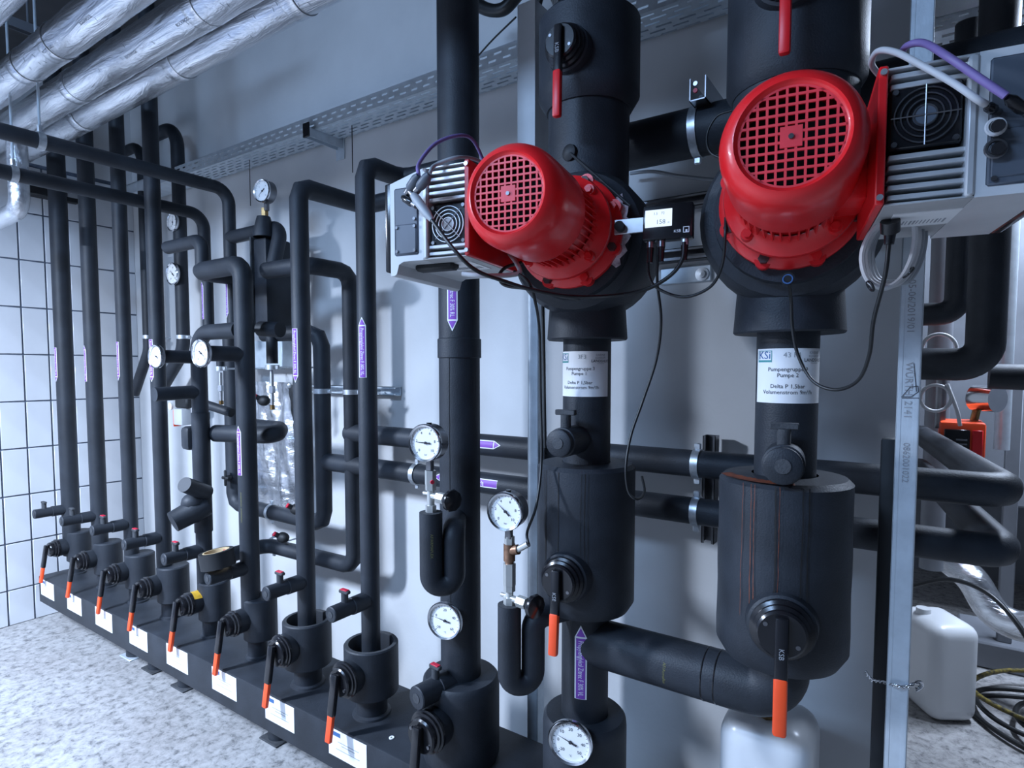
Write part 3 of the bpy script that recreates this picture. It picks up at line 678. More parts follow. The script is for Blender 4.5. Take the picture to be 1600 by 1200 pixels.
# gauges ------------------------------------------------------------
def gauge(label, loc, D, stem, needle, rz, cat='pressure gauge', numbers=('0', '2', '4', '6', '8', '10'), name='pressure_gauge', depth=0.045, group='round dial gauges', back=False, unit='bar', stem_mat='gunmetal'):
    """origin at stem foot (or at the back centre of a back-entry thermometer); dial faces local -Y"""
    t = thing(name, label, 'gauge' if cat == 'pressure gauge' else 'thermometer', loc, rz, group)
    R = D/2; zc_ = 0.0 if back else stem+R*0.96; dp = depth
    yf = -dp if back else -dp*0.62
    part(t, 'case', MB().lathe([(0.0001, 0), (R*0.9, 0), (R*0.96, 0.004), (R*0.96, dp-0.004)], (0, yf+dp, zc_), (0, -1, 0), 36), 'gunmetal' if not back else 'steel', True)
    part(t, 'bezel', MB().lathe([(R*0.95, -0.006), (R, -0.005), (R, 0.002), (R*0.95, 0.006), (R*0.86, 0.003), (R*0.85, -0.006)], (0, yf, zc_), (0, -1, 0), 40), 'chrome', True)
    d = part(t, 'dial', MB().lathe([(R*0.9, 0), (0.0001, 0)], (0, yf+0.0035, zc_), (0, -1, 0), 36), 'dial_white', True)
    m = MB(); y = yf+0.0028
    def pol(a, r): return V(r*math.cos(a), y, zc_+r*math.sin(a))
    n = 21
    for k in range(n):
        a = math.radians(225-270*k/(n-1)); big = k % 4 == 0; r0, r1, hw = R*(0.70 if big else 0.75), R*0.8, R*(0.014 if big else 0.008)
        nn = V(-math.sin(a), 0, math.cos(a))*hw
        m.quad(pol(a, r0)-nn, pol(a, r1)-nn, pol(a, r1)+nn, pol(a, r0)+nn)
    part(d, 'scale_marks', m, 'ink', True)
    m = MB()
    for k, sn in enumerate(numbers):
        a = math.radians(225-270*k/(len(numbers)-1)); c = pol(a, R*0.56); g = text_geo(sn, R*0.2)
        m.planar(g, lambda s, q: V(c.x+s, y, c.z+q))
    g = text_geo(unit, R*0.13); m.planar(g, lambda s, q: V(s, y, zc_+R*0.28+q) if False else V(s, y, zc_-R*0.62+q))
    part(d, 'numbers', m, 'ink', True)
    a = math.radians(needle); dr = V(math.cos(a), 0, math.sin(a)); nn = V(-math.sin(a), 0, math.cos(a)); c = V(0, y-0.0018, zc_)
    m = MB().add([c-dr*R*0.3-nn*R*0.055, c-dr*R*0.3+nn*R*0.055, c+nn*R*0.03, c+dr*R*0.72, c-nn*R*0.03], [[0, 1, 2, 3, 4]])
    m.cyl(V(0, y, zc_), V(0, y-0.004, zc_), R*0.07, seg=12)
    part(t, 'needle', m, 'ink', True)
    if back: part(t, 'stem', MB().cyl((0, -0.002, zc_), (0, stem, zc_), 0.008, seg=12), 'steel', True)
    else:
        part(t, 'stem', MB().box((0, yf+dp*0.55, stem*0.5+0.004), (R*0.34, R*0.34, stem+0.012), 0.002), stem_mat, True)
        part(t, 'blow_out_plug', MB().cyl((0, yf+dp*0.5, zc_+R*0.94), (0, yf+dp*0.5, zc_+R*1.03), R*0.14, seg=12), 'black_plastic', True)
    return t
def place_gauge(label, px, py, a, Dpx, **k):
    p = at(px, py, a); Z = (p-CAMP).dot(FW); D = Dpx*Z/F; return p, D
# small high gauge
p, D = place_gauge('', 407, 300, 0.32, 36)
gauge('small pressure gauge high on the wall above the heat exchanger', V(p.x+0.02, -0.3, p.z-D/2-0.03), D, 0.032, 215, math.radians(6), numbers=('0', '2', '4', '6'), unit='')
# dial thermometers
THN = ('-20', '0', '20', '40', '60')
def thermo(label, px, py, a, Dpx, needle, rz, stem=0.08, numbers=THN):
    p, D = place_gauge('', px, py, a, Dpx)
    return gauge(label, p+V(0, 0.016, 0), D, stem, needle, math.radians(rz), 'thermometer', numbers, 'dial_thermometer', 0.016, 'dial thermometers', True, unit='°C')
def stub(label, pA, pB, r, group='insulated thermometer stubs'):
    return solo('insulated_stub', label, 'pipe', MB().cyl(pA, pB, r, seg=20), 'foam', group)
t5 = atX(243, 557, RX[5]); q5 = t5+V(0, 0.02, 0)
stub('black stub behind the dial thermometer beside the fourth riser', V(RX[5], -AC-0.02, t5.z), V(RX[5], q5.y, t5.z), 0.0295)
thermo('dial thermometer on a stub directly beside the fourth riser', 243, 557, -t5.y, 38, 150, 4)
t6 = atX(313, 552, RX[6])
stub('black stub behind the dial thermometer in front of the fifth riser', V(RX[6], -AC-0.02, t6.z), V(RX[6], t6.y+0.02, t6.z), 0.032)
thermo('dial thermometer on a stub in front of the fifth riser', 313, 552, -t6.y, 45, -35, 4)
t5b = P(305, 612, AC)
stub('black capped stub pointing left below the two dial thermometers', V(RX[5], -AC-0.02, t5b.z), V(RX[5], -AC-0.2, t5b.z-0.005), 0.031)
q_ = atX(269, 428, XN2)
thermo('blurred dial thermometer on the pipe right of the fourth riser', 269, 428, -q_.y, 35, 140, 0, stem=-0.14-q_.y)
q_ = atX(269, 347, XN2)
thermo('shaded dial thermometer high beside the fourth riser under the crossing pipes', 269, 347, -q_.y, 29, 90, 0, stem=-0.14-q_.y)
# thick stickers on pipes behind
for (px, y0, y1, lab, up) in ((317, 442, 500, 'pale violet flow pipe left of the hidden heat exchanger', True), (355, 442, 498, 'short pipe with violet sticker behind the sixth riser', False)):
    a = 0.36; p = P(px+8, 470, a); zt, zb2 = P(px, 420, a).z, P(px, 516, a).z
    t = thing('insulated_pipe', ['upright black pipe with pale violet sticker behind the fifth riser', 'upright black pipe with violet sticker just left of the sixth riser'][px > 330], 'pipe', (p.x, -a, zb2), group='pipes of the heat exchanger')
    part(t, 'insulation', MB().cyl(V(p.x, -a, zb2), V(p.x, -a, zt), 0.027, seg=18), 'foam')
    zz0, zz1 = P(px, y1, a).z, P(px, y0, a).z
    arrow_sticker(t, lambda k, p=p, a=a, zz0=zz0, zz1=zz1: wrap_z(p.x, -a, 0.027+k, math.radians(-8), (zz0+zz1)/2), 0.022, zz1-zz0, up, VLT)
# round capped stubs near the heat exchanger
stub('black round-ended stub between the sixth and seventh risers', P(438, 515, 0.40), P(407, 514, 0.42)+V(0, -0.0, 0), 0.034, 'round-ended stubs')
pm = P(425, 545, 0.3)
stub('thin black upright stub below the heat exchanger', V(pm.x, -0.3, P(425, 520, 0.3).z), V(pm.x, -0.3, P(425, 568, 0.3).z), 0.026, 'round-ended stubs')
pipe_clamp('silver clamp below the heat exchanger between the sixth and seventh risers', V(pm.x, -0.3, P(425, 574, 0.3).z), (0, 0, 1), 0.027, V(pm.x, 0, P(425, 574, 0.3).z))
pn = P(345, 575, 0.36)
stub('thin black upright stub right of the front dial thermometer', V(pn.x, -0.36, P(345, 560, 0.36).z), V(pn.x, -0.36, P(345, 575, 0.36).z), 0.02, 'round-ended stubs')
pipe_clamp('silver clamp right of the front dial thermometer', V(pn.x, -0.36, P(345, 576, 0.36).z), (0, 0, 1), 0.022, V(pn.x, 0, P(345, 576, 0.36).z))
for j, (px, a, y0, y1, lab) in enumerate(((345, 0.36, 582, 632, 'silver fitting hanging beside the fifth riser'), (425, 0.3, 578, 640, 'silver fitting hanging below the heat exchanger'))):
    c = P(px, 600, a); t = thing('vent_fitting', lab, 'fitting', (c.x, -a, P(px, y1, a).z), group='silver vent fittings')
    za, zb2 = P(px, y0, a).z, P(px, y1, a).z; L = za-zb2
    part(t, 'tube', MB().cyl(V(c.x, -a, za), V(c.x, -a, zb2+L*0.1), 0.009, seg=10), 'steel')
    part(t, 'nut', MB().hexn(V(c.x, -a, zb2+L*0.42), V(c.x, -a, zb2+L*0.6), 0.016), 'chrome')
    part(t, 'tip', MB().cyl(V(c.x, -a, zb2), V(c.x, -a, zb2+L*0.12), 0.011, seg=10), 'brass')
# galvanised carrier behind with rail
ca, cb = P(395, 535, 0.02), P(462, 575, 0.02)
m = MB().box2((ca.x, -0.10, cb.z), (cb.x, -0.0, ca.z), 0.004)
solo('carrier_box', 'galvanised box section on the wall below the heat exchanger', 'bracket', m, 'galv')
# crumpled foil sheet on the wall
s0, s1 = P(392, 596, 0.03), P(464, 800, 0.03)
vs = []; fs = []; nx, nz = 18, 30
for i in range(nx+1):
    for j in range(nz+1):
        u, v_ = i/nx, j/nz; vs.append(V(s0.x+(s1.x-s0.x)*u, -0.035+0.014*math.sin(u*11+v_*3.1)+0.009*math.sin(u*23-v_*7)+random.uniform(-1, 1)*0.003-0.03*(1-v_)*0.4, s0.z+(s1.z-s0.z)*v_))
for i in range(nx):
    for j in range(nz): a = i*(nz+1)+j; fs.append([a, a+nz+1, a+nz+2, a+1])
m = MB().add(vs, fs)
m.add([v+V(0, 0.003, 0) for v in vs], [f[::-1] for f in fs])
solo('foil_sheet', 'crumpled shiny sheet hanging on the wall between the sixth and seventh risers', 'sheet', m, 'foil', angle=80)
p = P(452, 602, 0.06)
solo('wall_bolt', 'round silver bolt head above the crumpled sheet', 'bolt', MB().lathe([(0.016, 0), (0.016, 0.004), (0.008, 0.012), (0.001, 0.013)], p, (0, -1, 0), 14), 'zinc')
# horizontal black loop at mid height (between riser 5/6/7)
zl = P(420, 678, 0.4).z
pipe('black pipe looping to the right at mid height in front of the crumpled sheet', [V(RX[5]+0.02, -AC+0.06, zl-0.01), V(P(434, 676, 0.40).x, -0.41, zl), V(P(438, 676, 0.31).x, -0.315, zl+0.01), V(P(438, 676, 0.31).x-0.3, -0.31, zl+0.01)], 0.04, bend=0.05, group='pipes of the heat exchanger')
stub('black hose stub crossing between the fifth and sixth risers', P(322, 632, 0.42), P(362, 645, 0.38), 0.022, 'round-ended stubs')
# wing knob
p = P(352, 747, AW+0.06)
t = thing('wing_knob', 'small black cross knob between the fifth and sixth risers', 'knob', p)
m = MB().box(p, (0.014, 0.012, 0.085), 0.004); m.box(p, (0.06, 0.012, 0.016), 0.004); part(t, 'cross_handle', m, 'black_matte')
part(t, 'spindle', MB().cyl(p, V(p.x, -AW-0.03, p.z), 0.012, seg=12), 'black_matte')
# valves with red dots on the two low pipes
for (px, py, a, lab) in ((412, 622, 0.3, 'black valve with red cap below the heat exchanger'), (442, 836, AW+0.045, 'black valve with red cap on the lower low pipe'), (463, 792, AW+0.045, 'black valve with red cap on the upper low pipe, half hidden by the seventh riser')):
    p = P(px, py, a)-V(0, 0, 0.012); t = thing('shutoff_valve', lab, 'valve', p, group='small red-capped valves')
    part(t, 'body', MB().sphere(p, 0.026, 14, 8, (1.5, 1, 1)), 'black_matte')
    part(t, 'stem', MB().cyl(p, p+V(-0.018, -0.03, 0.02), 0.012, seg=12), 'black_matte')
    part(t, 'red_cap', MB().cyl(p+V(-0.018, -0.03, 0.02), p+V(-0.020, -0.036, 0.024), 0.012, seg=12), 'tag_red')
# insulated control valve lumps on riser 5
p0 = P(318, 778, AC); 
t = thing('insulated_valve', 'lumpy foam-wrapped valve sticking out of the fifth riser', 'valve', (p0.x, -AC, p0.z))
dirn = P(270, 818, AC+0.14)-P(322, 790, AC)
m = MB().sweep([P(322, 788, AC), P(322, 788, AC)+dirn*0.45, P(322, 788, AC)+dirn*0.5, P(322, 788, AC)+dirn], [0.052, 0.056, 0.052, 0.048], 20); part(t, 'lower_wrap', m, 'foam')
d2 = P(288, 757, AC+0.12)-P(322, 770, AC)
part(t, 'upper_wrap', MB().sweep([P(322, 770, AC), P(322, 770, AC)+d2], [0.038, 0.034], 18), 'foam')
part(t, 'middle_wrap', MB().sphere(P(303, 785, AC+0.05), 0.056, 14, 8, (0.9, 1.0, 0.85)), 'foam')
part(t, 'joint_sleeve', MB().cyl(V(RX[5], -AC, P(318, 830, AC).z), V(RX[5], -AC, P(318, 645, AC).z), 0.0395, seg=22), 'foam')
part(t, 'side_lug', MB().box(P(300, 684, AC+0.02), (0.07, 0.08, 0.11), 0.02, 2), 'foam')
# small actuator with orange sticker on the wall
p = P(285, 651, 0.16)
t = thing('actuator', 'small white actuator with an orange sticker left of the fifth riser', 'actuator', p)
part(t, 'housing', MB().box(p, (0.10, 0.06, 0.10), 0.008, 2), 'drive_grey')
part(t, 'orange_sticker', MB().box(p+V(-0.052, -0.005, -0.01), (0.006, 0.045, 0.10), 0.002), 'lever_orange')
part(t, 'bracket', MB().box(p+V(0.0, 0.01, 0.085), (0.14, 0.04, 0.07), 0.01), 'black_matte')
part(t, 'wall_bracket', MB().box2((p.x-0.02, p.y+0.02, p.z-0.02), (p.x+0.02, -0.001, p.z+0.02)), 'galv')
part(t, 'indicator', MB().lathe([(0.022, 0), (0.022, 0.01), (0.001, 0.011)], p+V(-0.105, -0.01, 0.06), (0, -1, 0), 14), 'dial_white')
# junction on the left wall behind the risers
p = atX(62, 300, XL+0.05)
solo('wall_box', 'small black box on the tiled wall under the foil elbow', 'box', MB().box(p, (0.09, 0.14, 0.06), 0.006, 1).box(p+V(0, 0.12, -0.015), (0.05, 0.16, 0.03), 0.004), 'black_matte')
# ================================================================== PRESSURE GAUGE ASSEMBLIES on siphons
def gauge_assembly(pg, aG, Dpx, needle, stempx, parts_y, siph, labels, brass_tee):
    """parts_y: pixel rows: gauge foot, ..., valve row, top of foam; siph: foam path"""
    p, D = place_gauge('', pg[0], pg[1], aG+0.03, Dpx)
    xs = at(stempx, parts_y['valve'], aG).x
    zf = at(stempx, parts_y['foot'], aG).z
    gauge(labels[0], V(xs, -aG, zf), D, p.z-zf-D/2*0.96, needle, math.radians(10), group='pressure gauges on siphons')
    t = thing('gauge_cock', labels[1], 'gauge valve', (xs, -aG, at(stempx, parts_y['foam'], aG).z), group='silver gauge cocks')
    zv, zfm = at(stempx, parts_y['valve'], aG).z, at(stempx, parts_y['foam'], aG).z
    zh0, zh1 = at(stempx, parts_y['hex1'], aG).z, at(stempx, parts_y['hex0'], aG).z
    part(t, 'hex_coupling', MB().hexn(V(xs, -aG, zh0), V(xs, -aG, zh1), 0.0165), 'nickel')
    part(t, 'body', MB().cyl(V(xs, -aG, zfm-0.01), V(xs, -aG, zh0+0.004), 0.0105, seg=14), 'nickel')
    part(t, 'lower_nut', MB().hexn(V(xs, -aG, zfm), V(xs, -aG, zfm+0.02), 0.016), 'nickel')
    part(t, 'upper_nut', MB().hexn(V(xs, -aG, zh0-0.016), V(xs, -aG, zh0+0.001), 0.0155), 'nickel')
    part(t, 'vent_screw', MB().cyl(V(xs-0.006, -aG, zv+0.004), V(xs-0.026, -aG, zv+0.004), 0.0055, seg=10), 'nickel')
    part(t, 'side_arm', MB().cyl(V(xs, -aG, zv), V(xs+0.03, -aG, zv-0.002), 0.009, seg=12), 'nickel')
    part(t, 'side_nut', MB().hexn(V(xs+0.026, -aG, zv-0.002), V(xs+0.052, -aG, zv-0.004), 0.0155), 'nickel')
    part(t, 'spindle', MB().cyl(V(xs+0.05, -aG, zv-0.004), V(xs+0.075, -aG, zv-0.005), 0.005, seg=10), 'nickel')
    m = MB().lathe([(0.006, 0), (0.03, 0.001), (0.032, 0.006), (0.030, 0.014), (0.008, 0.02), (0.0001, 0.02)], V(xs+0.072, -aG, zv-0.005), (1, -0.25, 0), 10)
    part(t, 'knob', m, 'black_plastic')
    if brass_tee:
        zt0, zt1 = at(stempx, brass_tee[1], aG).z, at(stempx, brass_tee[0], aG).z
        part(t, 'bronze_tee', MB().cyl(V(xs, -aG, zt0), V(xs, -aG, zt1), 0.0155, seg=16), 'bronze')
        zm = zt0*0.4+zt1*0.6
        part(t, 'tee_branch', MB().cyl(V(xs, -aG, zm), V(xs+0.028, -aG, zm+0.008), 0.013, seg=14), 'bronze')
        part(t, 'sensor', MB().cyl(V(xs+0.024, -aG, zm+0.006), V(xs+0.058, -aG, zm+0.028), 0.0085, seg=12), 'nickel')
        part(t, 'nipple', MB().cyl(V(xs, -aG, zh1-0.002), V(xs, -aG, zt0+0.002), 0.0115, seg=14), 'bronze')
        part(t, 'top_nut', MB().hexn(V(xs, -aG, zt1-0.002), V(xs, -aG, zf+0.004), 0.0135), 'nickel')
        return xs, zfm, V(xs+0.058, -aG, zm+0.028)
    part(t, 'red_dot', MB().cyl(V(xs+0.014, -aG-0.01, (zh0+zh1)/2-0.01), V(xs+0.018, -aG-0.012, (zh0+zh1)/2-0.01), 0.006, seg=10), 'tag_red')
    return xs, zfm, None
def siphon(label, xs, a, ztop, zbot, xb, zb, endpt, r, print_=False):
    t = thing('siphon_pipe', label, 'pipe', (xs, -a, zbot-r), group='foam-clad siphon pipes')
    pts = [V(xs, -a, ztop), V(xs, -a, zbot), V(xb, -a+0.05, zbot), V(xb, -a+0.05, zb), Vector(endpt)]
    part(t, 'insulation', MB().tube(pts, r, 22, bend=0.033, bn=8), 'foam')
    part(t, 'cut_end', MB().lathe([(r*0.98, 0), (0.012, 0.0006)], V(xs, -a, ztop+0.0003), (0, 0, 1), 22), 'foam_cut')
    if print_:
        g = text_geo('AF/ARMAFLEX', 0.011); mp = wrap_z(xs, -a, r+0.0006, math.radians(45), ztop-0.09)
        part(t, 'lettering', MB().planar(([(y, -x) for x, y in g[0]], g[1]), mp), 'ink_yellow')
AG = 0.74
xs, zf, _ = gauge_assembly((659, 692), AG, 60, 177, 673, dict(foot=734, hex0=735, hex1=757, valve=774, foam=800), None,
    ('upper pressure gauge in front of the widest riser', 'silver gauge cock under the upper pressure gauge'), None)
zb9 = at(673, 915, AG).z
siphon('foam-clad siphon loop under the upper pressure gauge', xs, AG, zf, zb9, xs+0.043, at(704, 832, AG-0.03).z, V(RX[9], -AC-0.02, at(704, 832, AG-0.03).z), 0.033, True)
xs2, zf2, sens = gauge_assembly((789, 800), AG, 62, 138, 796, dict(foot=840, hex0=880, hex1=914, valve=934, foam=944), None,
    ('lower pressure gauge left of the first pump column', 'silver and bronze gauge cock under the lower pressure gauge'), (850, 876))
zb10 = at(796, 1070, AG).z
siphon('foam-clad siphon loop under the lower pressure gauge', xs2, AG, zf2, zb10, xs2+0.042, at(850, 985, AG).z, V(RX[10], -AC-0.02, at(850, 985, AG).z+0.005), 0.031)
thermo('round thermometer low on the widest riser', 693, 970, AC+0.105, 60, 168, 12, stem=0.05)
thermo('large round thermometer low on the first pump column', 889, 1160, AC+0.125, 72, 160, 12, stem=0.07, numbers=('-20', '0', '10', '20', '30', '40', '50'))
# ================================================================== PUMP COLUMNS
def col_pipe(X, z0, z1, r, label, group='pump column pipes'):
    t = thing('insulated_pipe', label, 'pipe', (X, -AC, z0), group=group)
    part(t, 'insulation', MB().cyl(V(X, -AC, z0), V(X, -AC, z1), r, seg=32), 'foam'); return t
def zA(px, py): return at(px, py, AC).z
X1, X2 = RX[10], XP2
ZM = 1.905
# --- column 1
def paper_tag(t, X, r, ang, z0, z1, num):
    half = 0.083; hh = z1-z0; zm = (z0+z1)/2
    fn = lambda k: wrap_z(X, -AC, r+k, math.radians(ang), zm)
    tag = part(t, 'paper_tag', MB().planar(grid_geo(-half, half, lambda x: -hh/2, lambda x: hh/2, 20), fn(0.0008)), 'paper', label='white printed paper tag')
    def tx(s, size, x, y, mat, nm, al='CENTER', xs=1.0):
        part(tag, nm, MB().planar(text_geo(s, size, al, xs), lambda a, b: fn(0.0014)(a+x, b+y)), mat)
    fr = MB()
    for (a0, a1, b0, b1) in ((-0.078, -0.038, 0.054, 0.0555), (-0.078, -0.038, 0.030, 0.0315), (-0.078, -0.0765, 0.03, 0.0555), (-0.0395, -0.038, 0.03, 0.0555), (-0.078, -0.038, 0.0315, 0.0345)):
        fr.planar(grid_geo(a0, a1, lambda x: b0, lambda x: b1, 5), fn(0.0013))
    part(tag, 'logo_frame', fr, 'ink_teal')
    tx('KSi', 0.024, -0.058, 0.0445, 'ink_blue', 'logo', xs=1.1)
    tx(num, 0.016, 0.004, 0.045, 'cable_grey', 'handwriting')
    tx('KABINE', 0.0085, 0.056, 0.050, 'ink_grey', 'small_print'); tx('KLINIKUM', 0.007, 0.056, 0.0425, 'ink_grey', 'small_print'); tx('LANDSHUT', 0.0105, 0.056, 0.034, 'ink', 'print')
    part(tag, 'rule', MB().planar(grid_geo(0.045, 0.067, lambda x: 0.0275, lambda x: 0.0282, 4), fn(0.0013)), 'ink_grey')
    tx('Pumpengruppe 3', 0.0125, -0.004, 0.014, 'ink', 'print'); tx('Pumpe '+('1' if X < -0.5 else '2'), 0.0125, -0.004, 0.001, 'ink', 'print')
    tx('Delta P 1,5bar', 0.0125, -0.004, -0.023, 'ink', 'print'); tx('Volumenstrom 9m³/h', 0.0125, -0.004, -0.036, 'ink', 'print')
def drum(label, X, z0, z1, r, rnd=0.02, seg=44, top_r=None, name='pump_valve', wob=0.0):
    t = thing(name, label, 'valve', (X, -AC, z0), group='large insulated valves of the pump columns')
    prof = [(r*0.55, -0.004), (r-rnd*0.6, 0.0), (r, rnd)]
    n = 8
    for k in range(1, n): prof.append((r*(1+wob*math.sin(k*1.7)), rnd+(z1-z0-2*rnd)*k/n))
    prof += [(r, z1-z0-rnd*0.4), (r-rnd*0.4, z1-z0), (r*0.5, z1-z0+0.003)]
    part(t, 'insulation', MB().lathe(prof, (0, 0, 0), (0, 0, 1), seg), 'foam', True)
    return t
def drum_bonnet(t, X, z0, zb, r, yaw, R, L, grip, grip_mat, out=0.01, w=0.024):
    """bonnet group as children in the drum's frame, turned by yaw about the column axis"""
    e = bpy.data.objects.new('bonnet', make_mesh('bonnet', MB(Matrix.Rotation(yaw, 4, 'Z')).lathe([(R*1.3, 0), (R*1.22, 0.03), (R*1.12, 0.034)], (0, -r*0.88, zb-z0), (0, -1, 0), 30), 'foam')); COL.objects.link(e); e.parent = t
    rt = Matrix.Rotation(yaw, 4, 'Z'); z = zb-z0; y0, y1 = -r*0.95, -r-0.062
    part(e, 'cap_ring', MB(rt).lathe([(R*1.12, 0.02), (R*1.12, 0.034), (R, 0.038), (R, 0.046), (R*0.88, 0.050), (R*0.88, 0.058), (R*0.8, 0.062), (0.0001, 0.062)], (0, y0, z), (0, -1, 0), 36), 'black_plastic', True)
    for sx in (-1, 1): part(e, 'screw', MB(rt).cyl((sx*R*0.55, y0-0.061, z-sx*R*0.35), (sx*R*0.55, y0-0.0632, z-sx*R*0.35), R*0.085, seg=10), 'gunmetal', True)
    def arm(zt, zb2, yt, yb, wd, th, b):
        c = V(0, (yt+yb)/2, (zt+zb2)/2); d = V(0, yb-yt, zb2-zt)
        return MB(rt).box(c, (wd, th, d.length), b, 2, Matrix.Rotation(math.atan2(d.y, -d.z), 3, 'X'))
    yt = y0-0.068
    fg = 1-grip/(L+R*0.7)
    part(e, 'lever', arm(z+R*0.7, z-L, yt, yt-out, w, 0.016, 0.005), 'black_plastic', True)
    part(e, 'grip', arm(z+R*0.7-(L+R*0.7)*fg, z-L-0.002, yt-out*fg-0.0015, yt-out-0.0015, w*1.02, 0.018, 0.006), grip_mat, True, label='coloured lever sleeve')
    g = text_geo('KSB', 0.014)
    part(e, 'embossing', MB(rt).planar(([(y, -x) for x, y in g[0]], g[1]), lambda s, q: V(s, yt-out*0.3-0.0088, z-R*0.55+q)), 'ink_grey', True)
def streaks(t, X, r, z0, z1, angs, mat, wmin=0.0012, wmax=0.003):
    for an in angs:
        m = MB(); fn = wrap_z(0, 0, r+0.0012, math.radians(an), 0); wd = random.uniform(wmin, wmax); zl = z0+random.uniform(0, 0.35)*(z1-z0) if random.random() < 0.5 else z0
        vs = []; n = 26; s = 0
        for k in range(n+1):
            s += random.uniform(-1, 1)*0.0007; ww = wd*random.uniform(0.5, 1.15); tz = z1+(zl-z1)*k/n; vs += [(s-ww/2, tz), (s+ww/2, tz)]
        m.planar((vs, [[2*k, 2*k+2, 2*k+3, 2*k+1] for k in range(n)]), fn)
        part(t, 'rust_streak' if mat == 'rust' else 'drip_streak', m, mat, True)
yw = math.radians(5)
zt = zA(920, 32); zb_ = zA(920, 178)
t = drum('insulated valve with red lever above the first pump', X1, zb_, zt, 0.134, 0.035)
drum_bonnet(t, X1, zb_, at(884, 78, 0.72).z+0.03, 0.134, yw, 0.046, 0.185, 0.11, 'lever_red', 0.005, 0.021)
col_pipe(X1, zt-0.01, ZC-0.002, 0.069, 'black pipe rising above the first pump')
t = col_pipe(X1, zA(920, 300), zb_+0.02, 0.108, 'thick black neck between the first pump and its upper valve')
zt, zb_ = zA(915, 722), zA(917, 945)
t = drum('insulated valve with orange lever below the first pump', X1, zb_, zt, 0.134, 0.025)
drum_bonnet(t, X1, zb_, at(884, 908, 0.72).z-0.012, 0.134, yw, 0.052, 0.175, 0.105, 'lever_orange', 0.015)
streaks(t, X1, 0.134, 0.06, zt-zb_-0.01, (-28, -24, -5, 22, 26, 30), 'drip', 0.0012, 0.0025)
t = col_pipe(X1, zt-0.01, zA(915, 480), 0.0655, 'black pipe with paper tag below the first pump')
paper_tag(t, X1, 0.0655, 12, zA(915, 620)+0.003, zA(915, 551)+0.002, '3F3')
t = col_pipe(X1, zA(915, 1150), zb_+0.02, 0.0655, 'black pipe with upward violet sticker below the first pump valve')
z0, z1 = at(902, 1090, AC+0.06).z, at(902, 975, AC+0.06).z
arrow_sticker(t, lambda k: wrap_z(X1, -AC, 0.0655+k, math.radians(17), (z0+z1)/2), 0.034, z1-z0, True, VLT)
kp = at(893, 240, AC+0.1)
t = thing('vent_valve', 'black vent valve with thin rod on the neck above the first pump', 'knob', kp)
part(t, 'knob', MB().lathe([(0.018, -0.02), (0.022, 0.0), (0.021, 0.012), (0.008, 0.02), (0.0001, 0.02)], kp, (-0.2, -1, 0), 14), 'black_matte')
part(t, 'rod', MB().cyl(kp+V(0, -0.015, 0), at(985, 322, 0.72), 0.0035, seg=8), 'black_matte')
# flared cone under each pump
def cone(label, X, zb2, zt2, r0, r1):
    return solo('insulation_cone', label, 'pipe insulation', MB().lathe([(0.068, 0.006), (r0*0.97, 0.0), (r0, 0.004), (r1, zt2-zb2)], V(X, -AC, zb2), (0, 0, 1), 36), 'foam', 'flared foam collars')
cone('flared foam collar under the first pump', X1, zA(917, 532), zA(917, 455), 0.109, 0.100)
cone('flared foam collar under the second pump', X2, zA(1235, 522), zA(1235, 430), 0.117, 0.108)
# --- column 2
zt, zb_ = zA(1230, 742), zA(1230, 1022)
t = drum('insulated valve with long orange lever below the second pump', X2, zb_, zt, 0.141, 0.03, wob=0.006)
drum_bonnet(t, X2, zb_, at(1228, 985, 0.72).z-0.012, 0.141, math.radians(10), 0.056, 0.195, 0.115, 'lever_orange', 0.015, 0.026)
streaks(t, X2, 0.143, 0.12, zt-zb_-0.004, (-25, -17, -14, 6), 'rust', 0.001, 0.0024)
streaks(t, X2, 0.143, 0.05, zt-zb_-0.004, (3, 24, 29), 'drip', 0.002, 0.004)
m = MB(Matrix.Translation((0, 0, zt-zb_+0.0015)))
vs = []; n = 30
for k in range(n+1):
    an = math.radians(-62+80*k/n); rr0 = 0.108+random.uniform(0, 0.012); rr1 = 0.1415
    vs += [V(rr0*math.sin(an), -rr0*math.cos(an), 0.002), V(rr1*math.sin(an), -rr1*math.cos(an), 0.0012-0.001)]
part(t, 'rust_patch', m.add(vs, [[2*k, 2*k+2, 2*k+3, 2*k+1] for k in range(n)]), 'rust', True)
t = col_pipe(X2, zt-0.01, zA(1235, 440), 0.0655, 'black pipe with paper tag below the second pump')
paper_tag(t, X2, 0.0655, 14, zA(1230, 630)+0.003, zA(1230, 547)+0.002, '43 F4')
zt2 = zA(1250, 150)
t = drum('large insulated valve with red lever above the second pump', X2, zt2, ZC-0.05, 0.142, 0.02)
drum_bonnet(t, X2, zt2, at(1247, 78, 0.735).z+0.185, 0.142, math.radians(4), 0.056, 0.185, 0.115, 'lever_red', 0.0, 0.021)
t = col_pipe(X2, zA(1235, 300), zt2+0.02, 0.128, 'thick black neck between the second pump and its upper valve')
